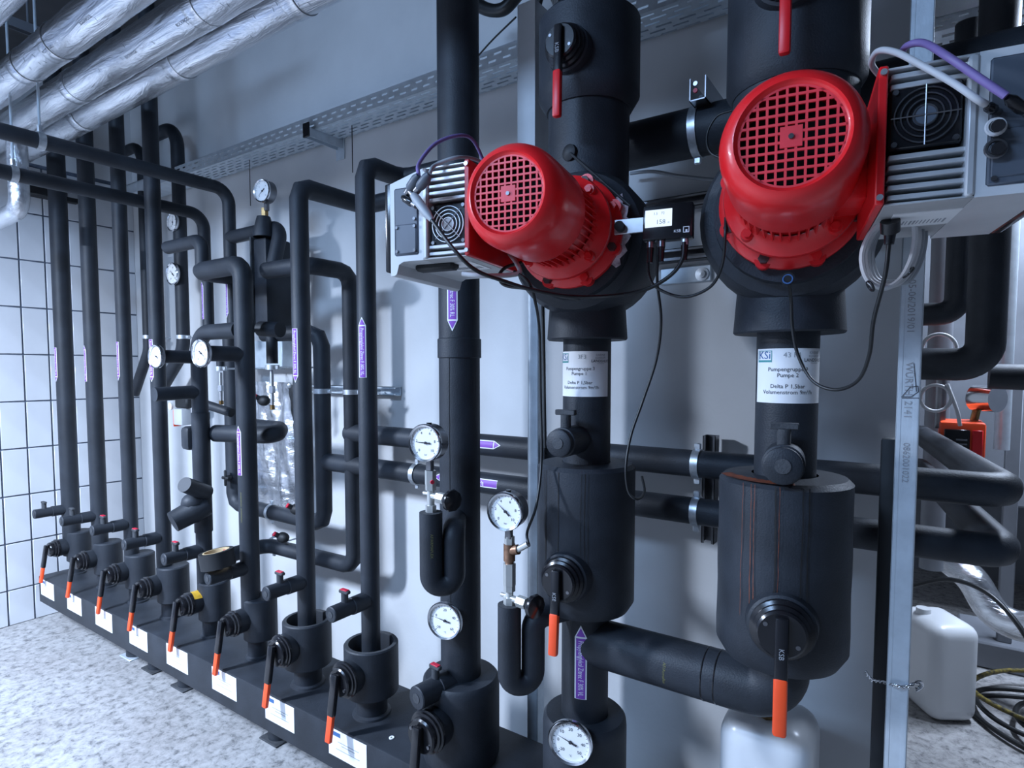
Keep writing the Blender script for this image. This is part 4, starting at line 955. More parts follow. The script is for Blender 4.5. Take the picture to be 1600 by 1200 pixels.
# big drain stubs on the two pump columns
def col_tap(X, label, px, py, L, r, yaw):
    z = at(px, py, AC+L).z; t = thing('drain_tap', label, 'tap', (X, -AC, z), yaw, group='insulated drain taps')
    part(t, 'insulated_stub', MB().lathe([(r*1.1, 0), (r*1.1, L*0.52), (r, L*0.53), (r, L-0.063), (r-0.004, L-0.06), (0.0001, L-0.06)], (0, -0.06, 0), (0, -1, 0), 28), 'foam', True)
    part(t, 'end_plug', MB().cyl((0, -L, 0), (0, -L-0.002, 0), r*0.42, seg=18), 'foam_cut', True)
    st = part(t, 'knob_stem', MB().cyl((0, -L*0.74, r*0.85), (0, -L*0.74, r+0.035), 0.0135, seg=12), 'foam_cut', True)
    part(st, 'knob_bar', MB().box((0, -L*0.74, r+0.041), (0.056, 0.016, 0.014), 0.002), 'foam_cut', True)
    return t
col_tap(X1, 'insulated drain tap below the first pump tag', 872, 693, 0.17, 0.035, math.radians(2))
col_tap(X2, 'insulated drain tap below the second pump tag', 1222, 729, 0.165, 0.038, math.radians(8))
# horizontal elbow pipe joining the columns at the bottom
zE = (zA(917, 1003)+zA(1230, 1082))/2
t = thing('insulated_pipe', 'thick black elbow pipe joining the two pump columns near the floor', 'pipe', (X1, -AC, zE-0.066), group='pump column pipes')
part(t, 'insulation', MB().tube([V(X1+0.02, -AC, zE), V(X2, -AC, zE), V(X2, -AC, zb_+0.03)], 0.0645, 32, bend=0.115, bn=10), 'foam')
for dx in (-0.165, -0.135): part(t, 'tape_seam', MB().lathe([(0.0645, -0.002), (0.0655, 0), (0.0645, 0.002)], V(X2+dx, -AC, zE), (1, 0, 0), 32), 'black_plastic')
g = text_geo('AF/Armaflex', 0.011)
part(t, 'lettering', MB().planar(g, lambda s, q: wrap_x(-AC, zE, 0.0651, math.radians(0)+0.0, at(1050, 1062, AC).x)(q, -s)), 'ink_yellow')
# upper horizontal pipe behind the pumps with hanger
zBH = at(1065, 212, 0.27).z
t = thing('insulated_pipe', 'thick black pipe running behind the pumps above their motors', 'pipe', (-0.3, -0.27, zBH), group='black pipes along the back wall')
part(t, 'insulation', MB().cyl(V(X1-0.1, -0.27, zBH), V(0.55, -0.27, zBH), 0.068, seg=28), 'foam')
pc = at(1086, 195, 0.3)
pipe_clamp('large silver hanger ring on the thick pipe between the pumps', V(pc.x, -0.27, zBH), (1, 0, 0), 0.068, V(pc.x, -0.02, zBH))
ph = at(1090, 135, 0.37)
t = thing('channel_bracket', 'channel bracket with red bolts above the hanger ring between the pumps', 'bracket', (ph.x, -0.2, ph.z-0.03))
m = MB(); th = 0.003; yb, yf = -0.005, -0.37; zz0, zz1 = ph.z-0.035, ph.z+0.025; xx0, xx1 = ph.x-0.022, ph.x+0.022
m.box2((xx0, yf, zz0), (xx0+th, yb, zz1)); m.box2((xx1-th, yf, zz0), (xx1, yb, zz1)); m.box2((xx0, yf, zz0), (xx1, yb, zz0+th)); part(t, 'channel', m, 'gunmetal')
part(t, 'rod', MB().cyl(V(ph.x, -0.34, zz0+0.02), V(ph.x, -0.3, zBH+0.05), 0.006, seg=8), 'zinc')
for dz in (-0.012, 0.006): part(t, 'bolt', MB().cyl(V(ph.x-0.004, yf-0.002, ph.z+dz), V(ph.x-0.004, yf-0.008, ph.z+dz), 0.006, seg=10), 'tag_red' if dz < 0 else 'zinc')
part(t, 'wall_plate', MB().box2((xx0-0.01, -0.01, zz0-0.03), (xx1+0.03, -0.002, zz1+0.03), 0.002), 'galv')
# rails behind the display
for j, (px0, py0, px1, py1, a, lab, mt) in enumerate(((995, 330, 1125, 299, 0.06, 'dark channel rail on the wall above the display', 'gunmetal'), (1000, 407, 1125, 386, 0.06, 'dark channel rail on the wall below the display', 'gunmetal'))):
    A, B = at(px0, py0, a), at(px1, py1, a); m = MB(); strut_h(m, A.x-0.3, B.x+0.45, -0.035, (A.z+B.z)/2)
    solo('mounting_rail', lab, 'rail', m, mt, 'channel rails on the wall')
A, B = at(1030, 445, 0.02), at(1110, 412, 0.02)
t = thing('wall_plate', 'small grey wall plate with a round bolt below the display', 'bracket', ((A.x+B.x)/2, -0.008, A.z))
part(t, 'plate', MB().box2((A.x, -0.012, A.z), (B.x, 0.0, B.z), 0.003), 'galv')
pb = at(1096, 428, 0.02)
part(t, 'washer', MB().lathe([(0.022, 0), (0.022, 0.004), (0.012, 0.005), (0.012, 0.010), (0.001, 0.011)], V(pb.x, -0.012, pb.z), (0, -1, 0), 20), 'zinc')
# ================================================================== PUMPS
def pump(label, X, phi, s, label_drive):
    """s = side of the drive in the local frame (+1 right, -1 left); motor along local -Y"""
    t = thing('circulation_pump', label, 'pump', (X, -AC, ZM), phi, 'red pumps')
    B = lambda: MB()
    A = (0, -1, 0)
    # foam-clad casing
    prof = [(0.09, -0.115), (0.16, -0.11), (0.182, -0.085), (0.187, 0.0), (0.185, 0.085), (0.172, 0.115), (0.150, 0.125), (0.148, 0.15), (0.10, 0.15)]
    part(t, 'casing_insulation', B().lathe(prof, (0, 0, -0.012), A, 40), 'foam', True)
    if s < 0:
        m = B()
        vs = []; n = 16
        for k in range(n+1):
            an = math.radians(-38+70*k/n); r0, r1 = 0.132, 0.150+0.006*math.sin(k*2.1)
            for r, yy in ((r0, -0.158), (r1, -0.154)): vs.append(V(r*math.cos(an), yy+random.uniform(-1, 1)*0.002, r*math.sin(an)))
        part(t, 'frost_patch', m.add(vs, [[2*k, 2*k+2, 2*k+3, 2*k+1] for k in range(n)]), 'putty', True)
    # red lantern flange and motor
    part(t, 'lantern_flange', B().lathe([(0.10, 0.145), (0.132, 0.148), (0.136, 0.153), (0.136, 0.168), (0.130, 0.174), (0.112, 0.178), (0.110, 0.20), (0.1, 0.212)], (0, 0, 0), A, 48), 'motor_red', True)
    part(t, 'end_shield', B().lathe([(0.1, 0.208), (0.121, 0.210), (0.123, 0.214), (0.121, 0.224), (0.108, 0.232), (0.094, 0.250), (0.09, 0.26)], (0, 0, 0), A, 48), 'motor_red', True)
    part(t, 'motor_body', B().lathe([(0.088, 0.25), (0.086, 0.262), (0.086, 0.41), (0.08, 0.415)], (0, 0, 0), A, 40), 'motor_red', True)
    for k in range(40):
        an = 2*PI*k/40
        if abs(math.cos(an)) > 0.9 and math.cos(an)*s > 0: continue
        m = MB(Matrix.Rotation(an, 4, 'Y')).box2((0.082, -0.40, -0.0014), (0.098, -0.246, 0.0014))
        part(t, 'cooling_fin', m, 'motor_red', True)
    for k in range(8):
        an = math.radians(22.5+45*k); c = V(0.124*math.cos(an), -0.175, 0.124*math.sin(an))
        lug = part(t, 'flange_lug', B().cyl(V(0.126*math.cos(an), -0.15, 0.126*math.sin(an)), V(0.126*math.cos(an), -0.174, 0.126*math.sin(an)), 0.017, seg=14), 'motor_red', True)
        part(lug, 'bolt', B().hexn(c, c+V(0, -0.014, 0), 0.0105), 'bolt_hole' if k % 3 else 'motor_red', True)
    for k in range(4):
        an = math.radians(45+90*k); c = V(0.106*math.cos(an), -0.225, 0.106*math.sin(an))
        bs = part(t, 'bolt_boss', B().cyl(c, c+V(0, -0.016, 0), 0.014, 0.012, seg=14), 'motor_red', True)
        part(bs, 'bolt', B().hexn(c+V(0, -0.015, 0), c+V(0, -0.023, 0), 0.008), 'motor_red', True)
    # fan cowl
    f0 = 0.53
    cow = part(t, 'fan_cowl', B().lathe([(0.097, 0.352), (0.1015, 0.353), (0.1035, 0.36), (0.1035, 0.475), (0.1025, 0.492), (0.0985, 0.508), (0.092, 0.520), (0.084, 0.5275), (0.0785, 0.5295), (0.0765, 0.5265), (0.0745, 0.5235), (0.0725, 0.5225)], (0, 0, 0), A, 64), 'motor_red', True, angle=60)
    gr = B(); Rg = 0.0735; pitch = 0.0131; bw = 0.0036; yb, yf = -f0+0.011, -f0+0.0075
    gr.lathe([(0.0740, -yf), (0.0695, -yf), (0.0695, -yb), (0.0740, -yb)], (0, 0, 0), A, 64, True)
    for k in range(-5, 7):
        o = (k-0.5)*pitch
        if abs(o) > Rg*0.93: continue
        hl = math.sqrt(Rg*Rg-o*o)
        gr.box2((-hl, yf, o-bw/2), (hl, yb, o+bw/2)); gr.box2((o-bw/2, yf+0.0002, -hl), (o+bw/2, yb-0.0002, hl))
    gr.box2((-pitch*1.0-bw/2, yf-0.0004, -pitch*1.0-bw/2), (pitch*1.0+bw/2, yb, pitch*1.0+bw/2))
    part(cow, 'grille', gr, 'grille_red', True)
    part(cow, 'hub_screw', B().cyl((0, yf, 0), (0, yf-0.003, 0), 0.0038, seg=12), 'gunmetal', True)
    part(cow, 'interior_shade_disc', B().lathe([(0.074, 0.47), (0.0001, 0.47)], (0, 0, 0), A, 40), 'void', True)  # black disc stands in for the shade inside the cowl
    # nameplates
    m = B(); fnw = lambda r: (lambda a_, yy: V(r*math.sin(a_), yy, -r*math.cos(a_)))
    m.planar(grid_geo(-0.35, 0.35, lambda x: -0.352, lambda x: -0.346, 6), fnw(0.1005)); part(t, 'name_plate', m, 'gunmetal', True)
    # red adapter plate towards the drive
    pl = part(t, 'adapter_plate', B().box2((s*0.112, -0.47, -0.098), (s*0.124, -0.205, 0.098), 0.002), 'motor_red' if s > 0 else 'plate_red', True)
    part(t, 'adapter_block', B().box2((s*0.07, -0.36, -0.06), (s*0.114, -0.24, 0.06), 0.008, 2), 'motor_red', True)
    for zz in (-0.088, 0.088):
        part(pl, 'screw', B().cyl((s*0.118, -0.47, zz), (s*0.118, -0.4745, zz), 0.0045, seg=10), 'zinc', True)
    # ---- frequency drive
    xa, xb, xc, xd = 0.125, 0.232, 0.318, 0.336
    def bx(x0, x1, y0, y1, z0, z1, b=0.0, seg=1): return B().box2((s*x0, y0, z0), (s*x1, y1, z1), b, seg)
    zf = 0.026*s           # fan height (the unit is mirrored on the other pump)
    dr = part(t, 'drive_heat_sink', bx(xa, xb, -0.425, -0.2, -0.094, 0.094), 'black_matte', True)  # core coloured black to give the shade between the fins
    part(t, 'drive_rib_frame', bx(xb-0.012, xb, -0.462, -0.2, -0.096, 0.096, 0.003, 1), 'drive_alu', True)
    part(t, 'drive_floor', bx(xa, xb, -0.458, -0.2, -0.098, -0.0945, 0.001), 'drive_under', True)
    part(t, 'drive_roof', bx(xa, xb, -0.458, -0.2, 0.0945, 0.098, 0.001), 'drive_alu', True)
    nf = 13; z = -0.086
    for k in range(nf):
        z = -0.086+0.172*k/(nf-1)
        infan = abs(z-zf) < 0.043
        if infan: continue
        part(dr, 'fin', bx(xa+0.004, xb-0.008, -0.455, -0.42, z-0.0036, z+0.0036, 0.0012), 'drive_alu', True)
    cx = s*(xa+xb-0.012)/2
    fan = part(dr, 'fan_housing', B().box2((cx-0.044, -0.452, zf-0.044), (cx+0.044, -0.42, zf+0.044), 0.003), 'black_plastic', True)
    m = B()
    for R in (0.014, 0.022, 0.030, 0.038): m.torus((cx, -0.455, zf), (0, 1, 0), R, 0.0011, 32, 6)
    for k in range(4):
        an = math.radians(45+90*k) if s < 0 else math.radians(90*k)
        m.cyl((cx, -0.4555, zf), (cx+0.042*math.cos(an), -0.4555, zf+0.042*math.sin(an)), 0.001, seg=6)
    part(t, 'fan_guard', m, 'steel' if s < 0 else 'gunmetal', True)
    part(t, 'fan_hub', B().cyl((cx, -0.451, zf), (cx, -0.4545, zf), 0.0155, seg=22), 'panel_slate' if s > 0 else 'cable_grey', True)
    for k in range(4):
        part(t, 'fan_screw', B().cyl((cx+0.037*(1 if k % 2 else -1), -0.452, zf+0.037*(1 if k > 1 else -1)), (cx+0.037*(1 if k % 2 else -1), -0.456, zf+0.037*(1 if k > 1 else -1)), 0.004, seg=10), 'gunmetal', True)
    # electronics housing with slanted underside
    zl, zh = -0.122, 0.074 if s < 0 else 0.098
    y0, y1 = -0.458, -0.17
    vs = []; 
    prof = [(xb, -0.098), (xc-0.034, -0.098), (xc-0.022, -0.104), (xc-0.016, zl-0.002), (xc-0.010, zl-0.006), (xc, zl-0.006), (xc, zh), (xb, 0.098)]
    if s > 0: prof = [(xb, -0.098), (xc, -0.098), (xc, zh), (xb, 0.098)]
    n = len(prof); m = B()
    m.add([V(s*x, y0, z) for x, z in prof]+[V(s*x, y1, z) for x, z in prof], [list(range(n)), list(range(n, 2*n))[::-1]]+[[k, (k+1) % n, n+(k+1) % n, n+k] for k in range(n)])
    hs = part(t, 'drive_housing', m, 'drive_grey', True)
    lid = part(t, 'drive_lid', bx(xc, xd, y0+0.004, y1, (zl if s < 0 else -0.102)+0.004, zh+0.004, 0.004, 2), 'black_plastic' if s < 0 else 'black_plastic', True)
    pan = part(hs, 'connector_panel', bx(xb+0.012, xc-0.012, y0-0.0025, y0+0.002, -0.085, zh-0.012, 0.003, 1), 'panel_slate', True)
    part(hs, 'cover_plate', bx(xb+0.016, xc-0.016, y0-0.004, y0-0.001, -0.082 if s < 0 else -0.075, -0.018 if s < 0 else -0.01, 0.002), 'panel_slate', True)
    for (ux, uz) in ((0.02, -0.076), (0.066, -0.076), (0.02, -0.024), (0.066, -0.024), (0.02, -0.008)):
        part(hs, 'screw', B().cyl((s*(xb+ux), y0-0.0035, uz), (s*(xb+ux), y0-0.0065, uz), 0.0035, seg=10), 'gunmetal', True)
    # underside sticker and cable brush
    part(hs, 'type_label', B().box2((s*(xa+0.02), -0.40, -0.0992), (s*(xb+0.0), -0.30, -0.0980)), 'paper', True)
    mm = B()
    for k in range(14): mm.box2((s*(xa+0.03+0.005*k), -0.345, -0.0998), (s*(xa+0.03+0.005*k+random.choice((0.0012, 0.0024))), -0.32, -0.0990))
    part(hs, 'barcode', mm, 'ink_grey', True)
    if s < 0: part(t, 'gland_strip', bx(xb-0.045, xc-0.03, -0.41, -0.375, -0.112, -0.094, 0.006, 1), 'black_matte', True)
    return t
PHI1, PHI2 = math.radians(10), math.radians(9)
pump('red pump on the left with its grey drive on its left side', X1, PHI1, -1, '')
pump('red pump on the right with its grey drive on its right side', X2, PHI2, 1, '')
def loc1(x, y, z): return V(X1, -AC, ZM)+Matrix.Rotation(PHI1, 3, 'Z') @ V(x, y, z)
def loc2(x, y, z): return V(X2, -AC, ZM)+Matrix.Rotation(PHI2, 3, 'Z') @ V(x, y, z)
# ------------------------------------------------------------------ connectors and cables of the left pump
def plug(label, p, d, L, r, mat, group='cable plugs'):
    t = thing('cable_plug', label, 'plug', p, group=group); d = Vector(d).normalized()
    part(t, 'body', MB().sweep([p, p+d*L*0.15, p+d*L*0.75, p+d*L], [r*0.8, r, r*0.95, r*0.5], 12), mat)
    part(t, 'collar', MB().cyl(p+d*(-0.012), p, r*0.75, seg=12), 'gunmetal')
    return p+d*L
AD = 1.0
def Q(px, py, a=AD): return at(px, py, a)
fa = -loc1(-0.27, -0.46, 0).y     # how far the drive front stands from the wall
e1 = plug('grey angled plug with violet cable on the left drive', Q(640, 296, fa+0.03), Q(647, 270, fa+0.04)-Q(633, 293, fa+0.03), 0.042, 0.011, 'panel_slate')
e2 = plug('grey angled plug with pale cable on the left drive', Q(655, 293, fa+0.03), Q(668, 266, fa+0.04)-Q(650, 290, fa+0.03), 0.042, 0.011, 'panel_slate')
e3 = plug('long grey plug slanting across the fan of the left drive', Q(646, 305, fa+0.03), Q(690, 366, fa+0.05)-Q(650, 312, fa+0.04), 0.085, 0.010, 'cable_grey')
plug('black plug end at the left edge of the left drive', Q(645, 318, fa+0.03), Q(628, 307, fa+0.03)-Q(645, 318, fa+0.03), 0.035, 0.009, 'black_plastic')
def cable(label, pts, r, mat, group=None, seg=8, name='cable', n=8):
    return solo(name, label, 'cable', MB().cable(pts, r, seg, n), mat, group, angle=80)
cable('violet cable arching over the left drive', [e1, Q(655, 255, fa), Q(680, 225, fa-0.05), Q(715, 212, fa-0.1), Q(738, 218, fa-0.15), Q(755, 250, fa-0.2), Q(765, 275, fa-0.22)], 0.0042, 'cable_violet')
cable('pale grey cable arching over the left drive', [e2, Q(680, 258, fa), Q(715, 246, fa-0.03), Q(745, 250, fa-0.1), Q(770, 268, fa-0.14), Q(785, 290, fa-0.2)], 0.0042, 'cable_grey')
cable('black cable running from the slanting plug below the left motor', [e3, Q(712, 393, fa+0.04), Q(745, 423, fa), Q(790, 440, fa-0.12), Q(840, 455, 0.86), Q(900, 464, 0.80), Q(960, 462, 0.78), Q(1010, 452, 0.76), Q(1048, 430, 0.75), Q(1066, 405, 0.75), Q(1069, 378, 0.75)], 0.0042, 'cable_black')
cable('pale cable under the left drive', [Q(722, 428, fa-0.06), Q(755, 431, fa-0.08), Q(795, 430, fa-0.14), Q(812, 425, 0.86), Q(805, 408, 0.84), Q(795, 395, 0.82)], 0.0055, 'cable_white')
cable('black loop of cable below the left motor', [Q(815, 410, 0.83), Q(790, 418, 0.86), Q(780, 432, 0.87), Q(790, 446, 0.86), Q(830, 452, 0.85), Q(870, 462, 0.8), Q(905, 468, 0.78)], 0.004, 'cable_black')
cable('black sensor cable dropping beside the first pump column', [Q(803, 424, 0.87), Q(825, 440, 0.86), Q(836, 470, 0.8), Q(843, 520, 0.7), Q(845, 620, 0.66), Q(846, 720, 0.68), Q(838, 790, 0.72), Q(824, 830, 0.73), sens], 0.0036, 'cable_black')
cable('black cable dropping straight along the left of the first column', [Q(848, 470, 0.62), Q(850, 560, 0.6), Q(851, 640, 0.6), Q(852, 700, 0.6)], 0.0045, 'cable_black')
# ------------------------------------------------------------------ display box
c = Q(1043, 346, 0.72)
t = thing('display_unit', 'small black display unit with lit white screen between the pumps', 'display', c)
rz = math.radians(10); RM = Matrix.Translation(c) @ Matrix.Rotation(rz, 4, 'Z') @ Matrix.Rotation(math.radians(-4), 4, 'X')
iv = Matrix.Translation(-c)
def DM(): return MB(iv @ RM)
part(t, 'housing', DM().box((0, 0.012, 0), (0.108, 0.03, 0.078), 0.005, 2), 'black_plastic', True)
sc = part(t, 'screen', DM().box((-0.019, -0.0035, 0.008), (0.058, 0.001, 0.038), 0), 'screen', True, label='lit white screen')
m = DM(); m.planar(text_geo('158', 0.014), lambda a, b: V(-0.014+a, -0.0045, -0.001+b)); m.planar(text_geo('m', 0.006), lambda a, b: V(0.003+a, -0.0045, -0.003+b)); m.planar(text_geo('1.5   72', 0.008), lambda a, b: V(-0.018+a, -0.0045, 0.018+b))
part(sc, 'digits', m, 'lcd_ink', True)
part(t, 'lettering', DM().planar(text_geo('KSB', 0.0085, xs=1.1), lambda a, b: V(0.022+a, -0.0036, -0.024+b)), 'sticker_white', True)
m = DM()
for (x0, x1, z0, z1) in ((0.034, 0.047, -0.0285, -0.027), (0.034, 0.047, -0.017, -0.0155), (0.034, 0.0355, -0.0285, -0.0155), (0.0455, 0.047, -0.0285, -0.0155), (0.039, 0.043, -0.0275, -0.022)):
    m.box2((x0, -0.0040, z0), (x1, -0.0032, z1))
part(t, 'logo', m, 'sticker_white', True)
part(t, 'mount_arm', DM().box((-0.085, 0.02, 0.004), (0.075, 0.006, 0.034), 0.001), 'steel', True)
part(t, 'mount_knob', DM().cyl((-0.108, 0.018, 0.002), (-0.108, 0.002, 0.002), 0.0115, seg=14), 'black_matte', True)
for x in (-0.038, -0.014, 0.036):
    f = part(t, 'cable_gland', DM().cyl((x, 0.012, -0.038), (x, 0.012, -0.052), 0.0085, seg=12), 'zinc' if x > 0 else 'gunmetal', True)
    part(f, 'strain_relief', DM().cyl((x, 0.012, -0.05), (x, 0.012, -0.085), 0.008, 0.006, seg=12), 'black_plastic', True)
cable('thin black cable hanging from the display past the first column', [Q(1028, 385, 0.71), Q(1027, 440, 0.7), Q(1033, 500, 0.68), Q(1026, 560, 0.66), Q(1005, 625, 0.66), Q(986, 680, 0.68), Q(978, 730, 0.70), Q(982, 768, 0.70), Q(996, 780, 0.69), Q(1007, 768, 0.64), Q(1003, 745, 0.60)], 0.0033, 'cable_black')
cable('black cable looping from the display to the right pump flange', [Q(1013, 385, 0.71), Q(1014, 430, 0.71), Q(1030, 452, 0.71), Q(1070, 464, 0.71), Q(1110, 448, 0.71), Q(1128, 415, 0.72), Q(1133, 370, 0.74), Q(1134, 340, 0.73)], 0.0033, 'cable_black')
cable('grey cable crossing the wall behind the display', [Q(985, 271, 0.05), Q(1020, 268, 0.05), Q(1060, 275, 0.05), Q(1115, 281, 0.05), Q(1160, 282, 0.05)], 0.006, 'cable_grey')
cable('thin black cable behind the right pump cowl', [Q(1146, 172, 0.45), Q(1120, 182, 0.44), Q(1105, 210, 0.44), Q(1110, 238, 0.45), Q(1140, 252, 0.46)], 0.003, 'cable_black')
# ------------------------------------------------------------------ cables of the right pump
fb = -loc2(0.27, -0.46, 0).y
cable('pale cable arching over the right drive', [Q(1378, 122, fb-0.12), Q(1362, 100, fb-0.08), Q(1372, 80, fb-0.04), Q(1400, 82, fb), Q(1440, 102, fb+0.03), Q(1490, 130, fb+0.04), Q(1528, 156, fb+0.04), Q(1545, 165, fb+0.02)], 0.0048, 'cable_white')
cable('violet cable arching over the right drive', [Q(1408, 82, fb-0.06), Q(1420, 70, fb-0.02), Q(1445, 68, fb), Q(1480, 88, fb+0.04), Q(1530, 122, fb+0.05), Q(1572, 150, fb+0.05)], 0.0052, 'cable_violet')
plug('black plug at the end of the violet cable on the right drive', Q(1600, 172, fb+0.02), Q(1570, 149, fb+0.05)-Q(1600, 172, fb+0.02), 0.035, 0.008, 'black_plastic')
plug('black plug at the end of the pale cable on the right drive', Q(1553, 172, fb+0.012), Q(1530, 158, fb+0.05)-Q(1553, 172, fb+0.012), 0.02, 0.007, 'black_plastic')
t = thing('connector', 'round pale connector on the right drive panel', 'plug', Q(1555, 200, fb+0.01), group='cable plugs')
part(t, 'ring', MB().torus(Q(1556, 198, fb+0.012), (0.15, -1, 0), 0.010, 0.0028, 18, 6), 'cable_white'); part(t, 'core', MB().cyl(Q(1556, 196, fb+0.0), Q(1560, 196, fb+0.03), 0.008, seg=12), 'black_plastic')
t = thing('connector', 'round black connector low on the right drive panel', 'plug', Q(1556, 232, fb+0.01), group='cable plugs')
part(t, 'ring', MB().torus(Q(1556, 232, fb+0.012), (0.15, -1, 0), 0.011, 0.0028, 18, 6), 'gunmetal'); part(t, 'core', MB().cyl(Q(1556, 232, fb+0.0), Q(1560, 232, fb+0.02), 0.008, seg=12), 'black_plastic')
t = thing('cable_coil', 'coil of pale grey cable hanging under the right drive', 'cable', Q(1385, 400, 0.8))
for k in range(4):
    dx = 5*k; pts = [Q(1386+dx*0.5, 342, 0.84-0.02*k), Q(1360+dx*0.8, 365, 0.84-0.02*k), Q(1347+dx, 400, 0.84-0.02*k), Q(1355+dx*1.2, 435, 0.84-0.02*k), Q(1380+dx*1.2, 450-k*3, 0.83-0.02*k), Q(1405+dx, 438, 0.82-0.02*k), Q(1422+dx, 410, 0.81-0.02*k), Q(1430+dx, 375, 0.8-0.02*k), Q(1428+dx, 340, 0.79-0.02*k)]
    part(t, 'cable_loop', MB().cable(pts, 0.0046, 8, 7), 'cable_white' if k < 2 else 'cable_grey')
part(t, 'cable_tie', MB().torus(Q(1360, 447, 0.84), (1, 0.4, 0.6), 0.009, 0.002, 14, 6), 'black_plastic'); part(t, 'cable_tie', MB().torus(Q(1419, 426, 0.82), (1, 0.4, -0.9), 0.010, 0.002, 14, 6), 'black_plastic')
t = thing('cable_gland', 'black cable gland under the right drive', 'gland', Q(1391, 352, 0.87))
part(t, 'gland_nut', MB().cyl(Q(1391, 345, 0.88), Q(1391, 362, 0.87), 0.014, seg=14), 'black_plastic'); part(t, 'gland_tail', MB().cyl(Q(1391, 362, 0.87), Q(1389, 382, 0.87), 0.009, 0.007, seg=12), 'black_plastic')
cable('black cable looping from under the right drive across the second paper tag', [Q(1389, 380, 0.87), Q(1383, 430, 0.86), Q(1365, 500, 0.82), Q(1358, 555, 0.78), Q(1340, 595, 0.74), Q(1305, 609, 0.70), Q(1270, 595, 0.68), Q(1247, 555, 0.67), Q(1238, 510, 0.68), Q(1236, 470, 0.70), Q(1232, 442, 0.74)], 0.0034, 'cable_black')
t = thing('temperature_sensor', 'small round blue-rimmed sensor below the right pump', 'sensor', Q(1231, 436, 0.74))
part(t, 'plug', MB().cyl(Q(1231, 436, 0.70), Q(1231, 436, 0.745), 0.013, seg=16), 'black_matte'); part(t, 'rim', MB().torus(Q(1231, 436, 0.746), (0.1, -1, 0.1), 0.0085, 0.0016, 18, 6), 'ink_blue')
# ================================================================== POSTS
def text_on_face(t, s, size, x, y, z, mat='ink_grey'):
    g = text_geo(s, size, 'LEFT'); part(t, 'lettering', MB().planar(([(b, -a) for a, b in g[0]], g[1]), lambda a, b: V(x+a, y, z+b)), mat)
yp = 0.50; xp = at(1421, 576, yp).x
t = thing('channel_post', 'galvanised channel post with printed numbers at the right end of the wall', 'post', (xp, -yp+0.02, 0), group='galvanised posts')
m = MB(); th = 0.0025; w2 = 0.0205
m.box2((xp-w2, -yp, 0), (xp+w2, -yp+th, ZC), 0.001); m.box2((xp-w2, -yp, 0), (xp-w2+th, -yp+0.041, ZC), 0.001); m.box2((xp+w2-th, -yp, 0), (xp+w2, -yp+0.041, ZC), 0.001)
m.box2((xp-0.0185, -yp-0.0008, 0), (xp-0.012, -yp+0.001, ZC)); m.box2((xp+0.010, -yp-0.0006, 0), (xp+0.017, -yp+0.001, ZC))
m.cyl((xp-w2+0.003, -yp+0.003, 0), (xp-w2+0.003, -yp+0.003, ZC), 0.0034, seg=10); m.cyl((xp+w2-0.003, -yp+0.003, 0), (xp+w2-0.003, -yp+0.003, ZC), 0.0034, seg=10)
part(t, 'profile', m, 'galv')
for s_, y0 in (('05-06/2019/01', 437), ('WÜRTH  2141', 566), ('0862001022', 692)):
    text_on_face(t, s_, 0.019 if y0 != 692 else 0.017, xp-0.001, -yp-0.0012, at(1421, y0, yp).z)
m = MB(); yy = -yp-0.0014
def pen(pts):
    for a, b in zip(pts[:-1], pts[1:]):
        A, Bv = at(a[0], a[1], yp+0.0014), at(b[0], b[1], yp+0.0014); d = (Bv-A).normalized(); nn = V(-d.z, 0, d.x)*0.0007
        m.quad(A-nn, Bv-nn, Bv+nn, A+nn)
pen([(1428, 568), (1430, 590), (1432, 612)]); pen([(1410, 619), (1422, 605), (1434, 603), (1435, 612), (1424, 620), (1408, 620)]); pen([(1409, 622), (1436, 622)])
part(t, 'pen_mark', m, 'ink')
xq = at(1386, 700, 0.36).x
solo('support_post', 'black upright post stub just behind the printed galvanised post', 'post', MB().box2((xq-0.012, -0.38, 0), (xq+0.024, -0.345, at(1386, 684, 0.36).z), 0.006, 2), 'black_matte')
# twisted wire round the post
m = MB()
pts = [Q(1352, 1050, 0.42), Q(1362, 1062, 0.42), Q(1380, 1066, 0.44), Q(1393, 1070, 0.505), Q(1415, 1074, 0.507), Q(1436, 1066, 0.49), Q(1440, 1072, 0.46), Q(1432, 1078, 0.45)]
sp = smooth_path([Vector(p) for p in pts], 10)
for ph_ in (0, PI):
    m.sweep([p+V(math.sin(i*0.9+ph_)*0.0025, 0, math.cos(i*0.9+ph_)*0.003) for i, p in enumerate(sp)], 0.0018, 6)
solo('tie_wire', 'twisted silver wire tied round the printed galvanised post', 'wire', m, 'chrome', angle=80)
# left strut and white trunking behind the first pump
xo = at(833, 576, 0.30).x
t = thing('channel_post', 'plain galvanised post behind the lower pressure gauge', 'post', (xo, -0.28, 0), group='galvanised posts')
m = MB(); y_ = -0.30
m.box2((xo-w2, y_, 0), (xo+w2, y_+th, 2.1), 0.001); m.box2((xo-w2, y_, 0), (xo-w2+th, y_+0.041, 2.1)); m.box2((xo+w2-th, y_, 0), (xo+w2, y_+0.041, 2.1))
part(t, 'profile', m, 'galv')
A, B = at(808, 8, 0.36), at(836, 8, 0.36)
t = thing('cable_trunking', 'white vertical cable trunking left of the first pump valve', 'trunking', ((A.x+B.x)/2, -0.33, 2.0))
part(t, 'duct', MB().box2((A.x, -0.36, 1.98), (B.x, -0.262, A.z), 0.002), 'drive_grey')
part(t, 'cover_lip', MB().box2((B.x-0.004, -0.362, 1.98), (B.x+0.002, -0.345, A.z-0.004), 0.001), 'drive_grey')
